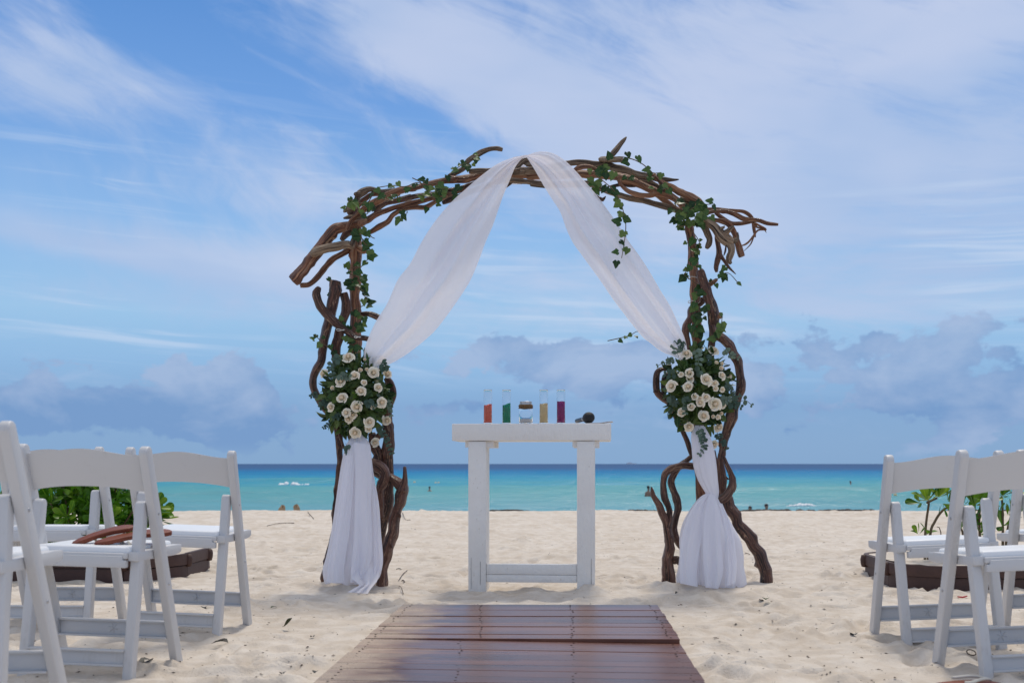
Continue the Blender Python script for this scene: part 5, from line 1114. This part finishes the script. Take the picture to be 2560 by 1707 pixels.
chair('white folding chair in the right foreground with its back cut off by the picture edge', 1.768, 3.996, -.017, -1.4, -2.4, -2.7)
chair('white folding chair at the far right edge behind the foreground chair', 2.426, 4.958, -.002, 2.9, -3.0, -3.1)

# ------------------------------------------------------------------ flip flops
def flipflop(label, heel, toe, upn, straps_down=True):
    heel, toe = Vector(heel), Vector(toe); L_ = (toe - heel).length; y = (toe - heel).normalized(); n = Vector(upn); n = (n - y * n.dot(y)).normalized(); x = y.cross(n)
    t = thing('flip_flop', label, 'sandal', heel, 'pair of brown flip flops' if straps_down else None)
    rot = Matrix((x, y, n)).transposed().to_4x4(); t.matrix_world = Matrix.Translation(heel) @ rot
    out_ = [(0.0, .0), (.012, .018), (.04, .028), (.10, .030), (.16, .033), (.20, .041), (.235, .042), (.258, .030), (.268, .010)]
    k = L_ / .268; poly = [(w, yy * k) for yy, w in out_] + [(-w * .92, yy * k) for yy, w in reversed(out_[1:])]
    V, Fc = extrude(poly, 2, 0, .015, .003, 2); V = [Vector((v.x, v.y, v.z + .010 * math.sin(v.y / L_ * 3.1416))) for v in V]
    flatshade(put('sole', mesh('sole', V, Fc, 'tan_leather'), t), 50)
    sg = -1 if straps_down else 1; z0 = 0.0 if straps_down else .022
    for s in (-1, 1):
        pts = [(s * .038, .10 * k, z0 + .008, .005), (s * .042, .12 * k, z0 + sg * (.022 if straps_down else .008), .005), (s * .026, .17 * k, z0 + sg * (.036 if straps_down else .014), .005), (0, .215 * k, z0 + sg * (.022 if straps_down else .008), .004), (0, .222 * k, z0 + .004, .004)]
        V, Fc, UV = tube(pts, .01, 8, .05, 2, False); put('strap', mesh('strap', V, Fc, 'strap'), t)
    return t
a = P(181, 1367, 3.99); b_ = P(336, 1322, 4.10); flipflop('brown flip flop propped up at the left on the chair seat', a, b_, (-.2, -.25, 1))
a = P(236, 1366, 3.95); b_ = P(428, 1334, 4.12); flipflop('brown flip flop lying at the right on the chair seat', a, b_, (-.1, -.25, 1))
g0 = gz(1.42, 3.55); flipflop('tan sandal with a pale strap on the sand at the bottom right', (1.31, 3.555, g0 + .006), (1.55, 3.585, g0 + .006), (0, 0, 1), False)

# ------------------------------------------------------------------ planting beds
def bed(label, cx, cy, hx, hy, H, rc, ang=0.0, seed=0):
    t = thing('garden_edging', label, 'planter', (cx, cy, 0.0), 'brown edged planting beds'); t.rotation_euler = (0, 0, R(ang))
    path = []; n = 7
    for (sx_, sy_, a0) in ((1, 1, 0), (-1, 1, 90), (-1, -1, 180), (1, -1, 270)):
        for k in range(n + 1):
            a = R(a0 + 90 * k / n); path.append((sx_ * (hx - rc) + rc * math.cos(a), sy_ * (hy - rc) + rc * math.sin(a)))
        # straight run subdivision follows from the corner list
    full = []
    for i in range(len(path)):
        p0, p1 = path[i], path[(i + 1) % len(path)]; d = math.dist(p0, p1); m_ = max(1, int(d / 0.46)); 
        for k in range(m_): full.append((p0[0] + (p1[0] - p0[0]) * k / m_, p0[1] + (p1[1] - p0[1]) * k / m_))
    segs = []; i = 0; N = len(full)
    while i < N:
        p0 = full[i]; p1 = full[(i + 1) % N]
        if math.dist(p0, p1) > 0.25: segs.append([i, i + 1]); i += 1
        else:
            j = i
            while j < N and math.dist(full[j % N], full[(j + 1) % N]) <= 0.25 and j - i < 7: j += 1
            segs.append([i, j]); i = j
    for (i0, i1) in segs:
        pts = [full[k % N] for k in range(i0, i1 + 1)]
        for (za, zb, off) in ((-.06, H * .52, 0.0), (H * .535, H, .010)):
            V, Fc = [], []
            dz_ = rnd.uniform(-.004, .004)
            for k, (x, y) in enumerate(pts):
                if k == 0: tx, ty = pts[1][0] - x, pts[1][1] - y
                elif k == len(pts) - 1: tx, ty = x - pts[k - 1][0], y - pts[k - 1][1]
                else: tx, ty = pts[k + 1][0] - pts[k - 1][0], pts[k + 1][1] - pts[k - 1][1]
                l_ = math.hypot(tx, ty); nx_, ny_ = ty / l_, -tx / l_; sh = 0.002 if k == 0 else (-0.002 if k == len(pts) - 1 else 0)
                for (o_, z_) in ((off, za), (off + .003, (za + zb) / 2), (off, zb + dz_), (off - .028, zb + dz_), (off - .028, za)): V.append((x + nx_ * o_ + tx / l_ * sh, y + ny_ * o_ + ty / l_ * sh, z_))
            for k in range(len(pts) - 1):
                for q_ in range(5): Fc.append((k * 5 + q_, k * 5 + (q_ + 1) % 5, (k + 1) * 5 + (q_ + 1) % 5, (k + 1) * 5 + q_))
            Fc.append((4, 3, 2, 1, 0)); e = (len(pts) - 1) * 5; Fc.append((e, e + 1, e + 2, e + 3, e + 4))
            flatshade(put('edging_board', mesh('edging_board', V, Fc, 'edging'), t), 30)
        x, y = pts[0]; V, Fc = lathe([(.001, H * .42), (.018, H * .45), (.024, H * .6), (.026, H * .78), (.020, H * .95), (.001, H * .98)], 12, x * 1.012, y * 1.02, 0); put('joint_knob', mesh('joint_knob', V, Fc, 'edging'), t)
    V, Fc = [], []; rings = 8; m_ = len(full)
    for k in range(rings + 1):
        f = (1 - k / rings)
        for i, (x, y) in enumerate(full): V.append((x * f * .985, y * f * .985, H * .99 + .04 * (1 - f * f) + .02 * float(vnoise(np.array([x * f * 9]), np.array([y * f * 9]), 51)[0])))
    for k in range(rings):
        for i in range(m_): Fc.append((k * m_ + i, k * m_ + (i + 1) % m_, (k + 1) * m_ + (i + 1) % m_, (k + 1) * m_ + i))
    put('sand_fill', mesh('sand_fill', V, Fc, 'sand'), t)
    return t
bed('low brown planting bed edging under the left chairs', -2.89, 7.52, .82, .52, .148, .30, -1.5)
bed('low brown planting bed edging behind the right chairs', 3.22, 6.92, .98, .55, .145, .28, -4.0)
def rosette(t, pos, axis, n, size, spread_=0.75):
    axis = Vector(axis).normalized(); a0 = rnd.uniform(0, 6.28); b0 = frame(axis)
    for k in range(n):
        a = a0 + k * 2.4; lift = 0.15 + 0.9 * (k / n); side = b0 @ Vector((math.cos(a), math.sin(a), 0)); d_ = side * spread_ + axis * lift
        place_leaf(rnd.choice(SH), t, pos + axis * (.012 * k / n) + side * .004, d_, axis * 1.2 - side * .4 + Vector((0, 0, .2)), size * rnd.uniform(.8, 1.15))
# large shrub, left
bx, by = -2.77, 7.35
sh = thing('leafy_shrub', 'dense bright green round-leaved shrub behind the left chairs', 'shrub', (bx, by, .12))
tips = []
while len(tips) < 33:
    a = rnd.uniform(0, 6.2832); u = rnd.uniform(-.35, 1); s = math.sqrt(max(0, 1 - u * u)); n = Vector((s * math.cos(a), s * math.sin(a), u))
    if n.y > 0.55 and rnd.random() < .6: continue
    p_ = Vector((bx + n.x * .48, by + n.y * .38, .35 + n.z * .29)); 
    if all((p_ - q_).length > .12 for q_, _ in tips): tips.append((p_, n))
    elif rnd.random() < .02: tips.append((p_, n))
for p_, n in tips:
    rosette(sh, p_, n + Vector((0, -.25, .45)), 9, rnd.uniform(.085, .115))
    V, Fc, UV = tube([(bx + rnd.uniform(-.06, .06), by + rnd.uniform(-.05, .05), .10, .009), (bx + (p_.x - bx) * .5, by + (p_.y - by) * .5, .22, .007), (*p_, .005)], .03, 6, .1, 1, False); wput('stem', V, Fc, 'bark', sh)
parts = []
for k in range(1500):
    a = rnd.uniform(0, 6.2832); u = rnd.uniform(-.7, 1); s = math.sqrt(max(0, 1 - u * u)); q = rnd.uniform(.55, 1.0); p_ = Vector((bx + s * math.cos(a) * .50 * q, by + s * math.sin(a) * .39 * q, .35 + u * .30 * q))
    d_ = rv(1).normalized(); nn = rv(1); nn = (nn - d_ * nn.dot(d_)).normalized(); xx = d_.cross(nn); L_ = rnd.uniform(.07, .10); V, Fc = [], []
    for (yy, ww) in obov: V += [p_ + (xx * -ww + d_ * yy + nn * ww * .25) * L_, p_ + d_ * yy * L_, p_ + (xx * ww + d_ * yy + nn * ww * .25) * L_]
    for a_ in range(len(obov) - 1): Fc += [(a_ * 3, a_ * 3 + 1, a_ * 3 + 4, a_ * 3 + 3), (a_ * 3 + 1, a_ * 3 + 2, a_ * 3 + 5, a_ * 3 + 4)]
    parts.append((V, Fc))
V, Fc, _ = join(parts); o = wput('inner_foliage', V, Fc, 'shrub_leaf', sh); o['kind'] = 'stuff'
# young plants, right
def young(label, Y, stems, size=.085):
    b0 = P(*stems[0][0][0], Y); t = thing('young_shrub', label, 'shrub', (b0.x, Y, .115), 'young shrubs in the right bed')
    for (pts, ros) in stems:
        w = [(*P(px, py, Y + k * .02), .0085 - .0035 * k / len(pts)) for k, (px, py) in enumerate(pts)]; V, Fc, UV = tube(w, .02, 8, .08, 4, False); wput('stem', V, Fc, 'bark', t)
        for (px, py, n, s_, ax_) in ros: rosette(t, P(px, py, Y + rnd.uniform(-.03, .05)), ax_, n, s_ * size)
ROOT = 1425
young('young shrub with bare stems between the two right chair posts', 6.75, [
    ([(2312, ROOT), (2313, 1340), (2316, 1300), (2322, 1258), (2321, 1250)], [(2318, 1252, 11, 1.1, (-.25, -.2, 1)), (2300, 1256, 5, .9, (-1, -.3, .5)), (2295, 1335, 4, .8, (-.4, 0, 1)), (2318, 1335, 3, .8, (.3, 0, 1))]),
    ([(2318, 1256), (2330, 1250), (2342, 1245)], [(2345, 1243, 11, 1.1, (.2, -.2, 1)), (2368, 1250, 7, 1.0, (.9, -.2, .5)), (2356, 1258, 4, .9, (.5, -.3, -.6))]),
    ([(2318, ROOT), (2326, 1332), (2336, 1305), (2352, 1280), (2370, 1268), (2400, 1270), (2425, 1268)], [(2436, 1262, 12, 1.25, (.2, -.3, 1)), (2412, 1258, 6, 1.0, (-.7, -.3, .5))])])
young('leafy young shrub behind the right foreground chair', 6.85, [
    ([(2455, ROOT), (2448, 1310), (2450, 1270), (2456, 1250)], [(2452, 1258, 12, 1.25, (.1, -.3, 1)), (2440, 1290, 7, 1.0, (-.6, -.4, .3)), (2446, 1315, 8, 1.0, (-.2, -.6, .6)), (2450, 1335, 7, .9, (.3, -.5, .5)), (2470, 1250, 6, 1, (.7, -.3, .4))]),
    ([(2412, ROOT), (2408, 1340), (2402, 1320)], [(2403, 1322, 6, .9, (-.2, -.3, 1))])])
young('young shrub at the right picture edge with drooping leaves', 6.8, [
    ([(2507, ROOT), (2507, 1330), (2506, 1270), (2504, 1240)], [(2505, 1240, 11, 1.15, (0, -.3, 1)), (2506, 1315, 5, 1.1, (0, -.5, .5)), (2520, 1288, 6, 1.0, (.6, -.3, .6)), (2496, 1285, 4, .9, (-.6, -.3, .6))]),
    ([(2512, ROOT), (2518, 1330), (2530, 1280), (2538, 1240)], [(2538, 1238, 10, 1.1, (.3, -.3, 1)), (2530, 1262, 5, 1, (.1, -.6, .2))])])
w = [(*P(2345, ROOT, 6.6), .003), (*P(2352, 1330, 6.6), .003), (*P(2342, 1316, 6.6), .002)]; V, Fc, UV = tube(w, .02, 6, .1, 4, False)
tw_ = thing('dry_twig', 'thin dry twig standing upright in the right planting bed', 'twig', (w[0][0], w[0][1], w[0][2])); wput('stick', V, Fc, 'dry_twig', tw_)

# ------------------------------------------------------------------ shore: weed line, rocks, swimmers, buoys, ship
parts = []
for k in range(230):
    y = 16.75 + rnd.random() * .35; x = rnd.uniform(-8.5, 8.5)
    if float(vnoise(np.array([x * 1.1]), np.array([.5]), 61)[0]) < (-.05 if x > 0.5 else .22): continue
    for j in range(4):
        x2, y2 = x + rnd.uniform(-.12, .12), y + rnd.uniform(-.05, .05); V, Fc = lathe([(.002, -.01), (.03, 0), (.028, .012), (.012, .022), (.002, .024)], 7, 0, 0, 0); s1 = rnd.uniform(.5, 1.4); z0 = gz(x2, y2)
        parts.append(([Vector((x2 + v.x * s1 * 1.6 + rnd.uniform(-.008, .008), y2 + v.y * s1, z0 + v.z * s1 * .8 + rnd.uniform(-.004, .004))) for v in V], Fc))
V, Fc, _ = join(parts); o = put('seaweed_line', mesh('seaweed_line', V, Fc, 'seaweed', False)); o['kind'] = 'stuff'; tag(o, 'dark line of dried seaweed along the top of the beach', 'seaweed')
def rock(label, px, w, h, seed):
    Y = 16.9; x = (px - 1280) / F * Y; V, Fc = [], []; n = 14
    z0 = gz(x, Y) - .02
    for j in range(9):
        v = j / 8 * math.pi / 2
        for k in range(n):
            a = k / n * 6.2832; q = 1 + .35 * float(vnoise(np.array([math.cos(a) * 1.5 + seed]), np.array([math.sin(a) * 1.5 + j * .5]), seed)[0]) * 2; V.append((x + w * math.cos(a) * math.cos(v) ** .6 * q, Y + w * .8 * math.sin(a) * math.cos(v) ** .6 * q, z0 + h * math.sin(v) * (1 + .3 * math.sin(3 * a + seed))))
    for j in range(8):
        for k in range(n): Fc.append((j * n + k, j * n + (k + 1) % n, (j + 1) * n + (k + 1) % n, (j + 1) * n + k))
    tag(put('sand_lump', mesh('sand_lump', V, Fc, 'rock', False)), label, 'rock', 'tan lumps on the beach crest')
rock('left of two small tan lumps on the beach crest by the left drape', 706, .062, .085, 71); rock('right of two small tan lumps on the beach crest by the left drape', 742, .055, .098, 73)
def swimmer(label, px, py_w, sc=1.0, out=.42, turn=0.0):
    d = (CH - SEA) * F / (py_w - HOR); x = (px - 1280) / F * d; t = thing('person', label, 'person', (x, d, SEA)); t.rotation_euler = (0, 0, turn)
    z0 = out - .62      # sink the figure so that only the top shows
    bm = bmesh.new(); J = [(0, 0, -.45, .15, .10), (0, 0, -.1, .155, .10), (0, 0, .20, .17, .11), (0, 0, .33, .06, .055), (0, -.01, .42, .055, .06), (0, -.02, .52, .078, .095), (0, -.02, .62, .01, .01)]
    me = bpy.data.meshes.new('body'); vs = [Vector(j[:3]) for j in J]; ed = [(i, i + 1) for i in range(len(J) - 1)]
    for sg in (-1, 1):
        b0 = len(vs); vs += [Vector((sg * .16, 0, .26)), Vector((sg * .22, -.03, .02)), Vector((sg * .18, -.18, -.15)), Vector((sg * .15, -.26, -.20))]; ed += [(2, b0), (b0, b0 + 1), (b0 + 1, b0 + 2), (b0 + 2, b0 + 3)]
    me.from_pydata([(v.x * sc, v.y * sc, (v.z + z0) * sc) for v in vs], ed, []); o = put('body', me, t); o.modifiers.new('skin', 'SKIN'); sd = o.modifiers.new('sub', 'SUBSURF'); sd.levels = 2; sd.render_levels = 2
    rr = [(j[3], j[4]) for j in J] + [(.065, .065), (.048, .048), (.04, .04), (.03, .03)] * 2
    for i, q in enumerate(rr): me.skin_vertices[0].data[i].radius = (q[0] * sc, q[1] * sc)
    me.skin_vertices[0].data[0].use_root = True; me.materials.append(M['skin'])
    V, Fc = lathe([(.001, -.06), (.04, -.055), (.070, -.02), (.084, .03), (.076, .07), (.05, .10), (.001, .115)], 14); V = [Vector((v.x * sc, (v.y * 1.1 + .02) * sc, (v.z + .55 + z0) * sc)) for v in V]; put('hair', mesh('hair', V, Fc, 'hair'), t)
swimmer('dark-haired swimmer with bare shoulders left of the right driftwood leg', 1621, 1240, 1.15, .55, 2.5)
swimmer('small distant swimmer in the sea just left of the white table', 1074, 1227, .9, .36, 2.8)
swimmer('dark head of a swimmer near the shore, right of the driftwood leg', 1916, 1278, 1.0, .30, .2); swimmer('low dark swimmer head at the shore nearest the driftwood leg', 1875, 1278, 1.0, .20, -.4)
swimmer('distant swimmer near the right chairs, far out in the sea', 2126, 1211, 1.0, .34, 1.0)
def buoy(label, px, py, r):
    d = (CH - SEA) * F / (py - HOR); t = thing('buoy', label, 'buoy', ((px - 1280) / F * d, d, SEA), 'yellow buoys')
    V, Fc = lathe([(.01, -r), (r * .7, -r * .7), (r, 0), (r * .75, r * .75), (r * .3, r), (r * .12, r * 1.05), (r * .12, r * 1.25), (.005, r * 1.3)], 14); put('float', mesh('float', V, Fc, 'buoy'), t)
buoy('yellow buoy floating alone by the left driftwood', 1036, 1207, .17); buoy('left of the two yellow buoys near the white table', 1089, 1208, .15); buoy('right of the two yellow buoys near the white table', 1096.5, 1208, .15)
buoy('brownish buoy in the sea behind the right aisle chair', 2238, 1238, .12)
d = 12000.0; t = thing('ship', 'tiny pale ship on the horizon right of the table', 'ship', ((1578 - 1280) / F * d, d, SEA))
V, Fc = extrude([(-50, 0), (50, 0), (60, 9), (-55, 9)], 1, -9, 9, 0); put('hull', mesh('hull', V, Fc, 'ship', False), t); V, Fc = box(-14, 0, 13, 50, 14, 8, 0); put('superstructure', mesh('superstructure', V, Fc, 'ship', False), t)

# ------------------------------------------------------------------ litter on the sand
def gpx(px, py):
    d = CH * F / (py - HOR); x = (px - 1280) / F * d; return x, d
LF = [leaf_mesh('leaf', ovate, .5, .4, 'litter_leaf'), leaf_mesh('leaf', obov, .5, -.5, 'litter_leaf')]; DK = leaf_mesh('leaf', ovate, .7, .6, 'dark_leaf')
def gleaf(label, px, py, size, me, lift=.012):
    x, y = gpx(px, py); o = bpy.data.objects.new('fallen_leaf', me); C.objects.link(o); a = rnd.uniform(0, 6.28)
    size *= .75; o.matrix_world = xf((x, y, gz(x, y) + lift * .6), Matrix.Rotation(a, 3, 'Z') @ Matrix.Rotation(rnd.uniform(.2, .6), 3, 'X'), (size * 1.4, size, size)); tag(o, label, 'leaf', 'fallen leaves on the sand')
gleaf('curled dark green dead leaf on sand between left chair and boardwalk', 706, 1567, .075, LF[1], .02)
gleaf('fresh green leaf on the sand right of the boardwalk', 1914, 1508, .075, LF[0], .02); gleaf('small black leaf beside the fresh green leaf on the sand', 1897, 1506, .04, DK)
gleaf('black bit of leaf left of the boardwalk, below the dead leaf', 784, 1592, .035, DK); gleaf('black leaf scrap at the bottom left of the boardwalk', 786, 1680, .04, DK); gleaf('dark leaf scrap near the bottom left, farther from boardwalk', 708, 1683, .045, DK)
gleaf('green leaf on the sand under the left aisle chair', 508, 1521, .06, LF[0]); gleaf('dark curled leaf right of the left driftwood foot', 991, 1426, .05, DK, .02); gleaf('dark grey leaf under the left foreground chairs', 380, 1645, .09, DK)
gleaf('brown dead leaf on sand right of the flip flop chair', 570, 1613, .08, DK); gleaf('black leaf on sand in front of the right lower drape', 1695, 1487, .035, DK); gleaf('dark leaf near the foot of the right aisle chair', 2138, 1593, .06, DK); gleaf('small green leaf scrap on the sand left of the boardwalk', 677, 1523, .045, LF[0])
def twig(label, pts, r=.0025, mat='dry_twig', z=.006):
    w = []
    for (px, py) in pts: x, y = gpx(px, py); w.append((x, y, gz(x, y) + z + rnd.uniform(0, .004), r * rnd.uniform(.7, 1.1)))
    t = thing('fallen_twig', label, 'twig', w[0][:3], 'twigs on the sand'); V, Fc, UV = tube(w, .02, 6, .2, rnd.randint(0, 99), False); wput('stick', V, Fc, mat, t)
twig('straight thin twig on the sand right of the left driftwood', [(995, 1450), (1007, 1436), (1018, 1424)]); twig('bent thin twig just left of the boardwalk corner', [(994, 1462), (1003, 1474), (1008, 1489)])
twig('long thin stick on the pale sand left of the left drape', [(668, 1322), (690, 1318), (710, 1314), (735, 1315)], .004); twig('curved thin root on the sand beyond the left drape', [(768, 1278), (772, 1290), (784, 1301)], .004); twig('curved thin root on the far sand right of the left driftwood', [(1006, 1294), (1014, 1306), (1026, 1308)], .004)
twig('short orange brown twig on the sand by the boardwalk corner', [(1003, 1452), (1008, 1456), (1012, 1460)], .004); twig('thin arched twig on the sand beside the right driftwood leg', [(1862, 1383), (1874, 1387), (1882, 1397)], .003)
twig('small red plastic strip on the sand under the right chairs', [(2394, 1491), (2406, 1493), (2417, 1491)], .004, 'red_plastic')
x, y = gpx(2428, 1642); t = thing('ring', 'small dark ring lying on the sand by the right foreground chair', 'ring', (x, y, gz(x, y) + .012))
V, Fc, UV = tube([(x + .016 * math.cos(a), y + .016 * math.sin(a), gz(x, y) + .012 + .008 * math.sin(a), .0022) for a in np.linspace(0, 6.283, 15)], .006, 6, 0, 1, False); wput('band', V, Fc, 'dry_twig', t)
parts = []
for k in range(3200):
    y = 3.4 + rnd.random() ** 1.7 * 9; x = rnd.uniform(-1, 1) * (y * .48 + .1)
    if abs(x - (0.086 - (5.48 - y) * 0.047)) < .66 and y < 5.55: continue
    z = float(0); s = rnd.choice((.003, .004, .005, .006, .008, .012)) * rnd.uniform(.5, 1.0); a = rnd.uniform(0, 6.28); l_ = s * rnd.uniform(1, 3.2); parts.append((x, y, s, a, l_))
zz = ground(np.array([p_[0] for p_ in parts]), np.array([p_[1] for p_ in parts])); geo = []
for (x, y, s, a, l_), z in zip(parts, zz):
    c, s_ = math.cos(a), math.sin(a); h = s * .5
    V = [(x + c * u * l_ - s_ * v * s * .5, y + s_ * u * l_ + c * v * s * .5, z + .001 + w * h) for u, v, w in ((-.5, 0, .3), (0, -.6, .2), (.5, 0, .5), (0, .6, .3), (0, 0, 1))]
    geo.append((V, [(0, 1, 4), (1, 2, 4), (2, 3, 4), (3, 0, 4)]))
V, Fc, _ = join(geo); o = put('beach_litter', mesh('beach_litter', V, Fc, 'dry_twig', False)); o['kind'] = 'stuff'; tag(o, 'tiny dark scraps of weed and bark scattered over the sand', 'litter')
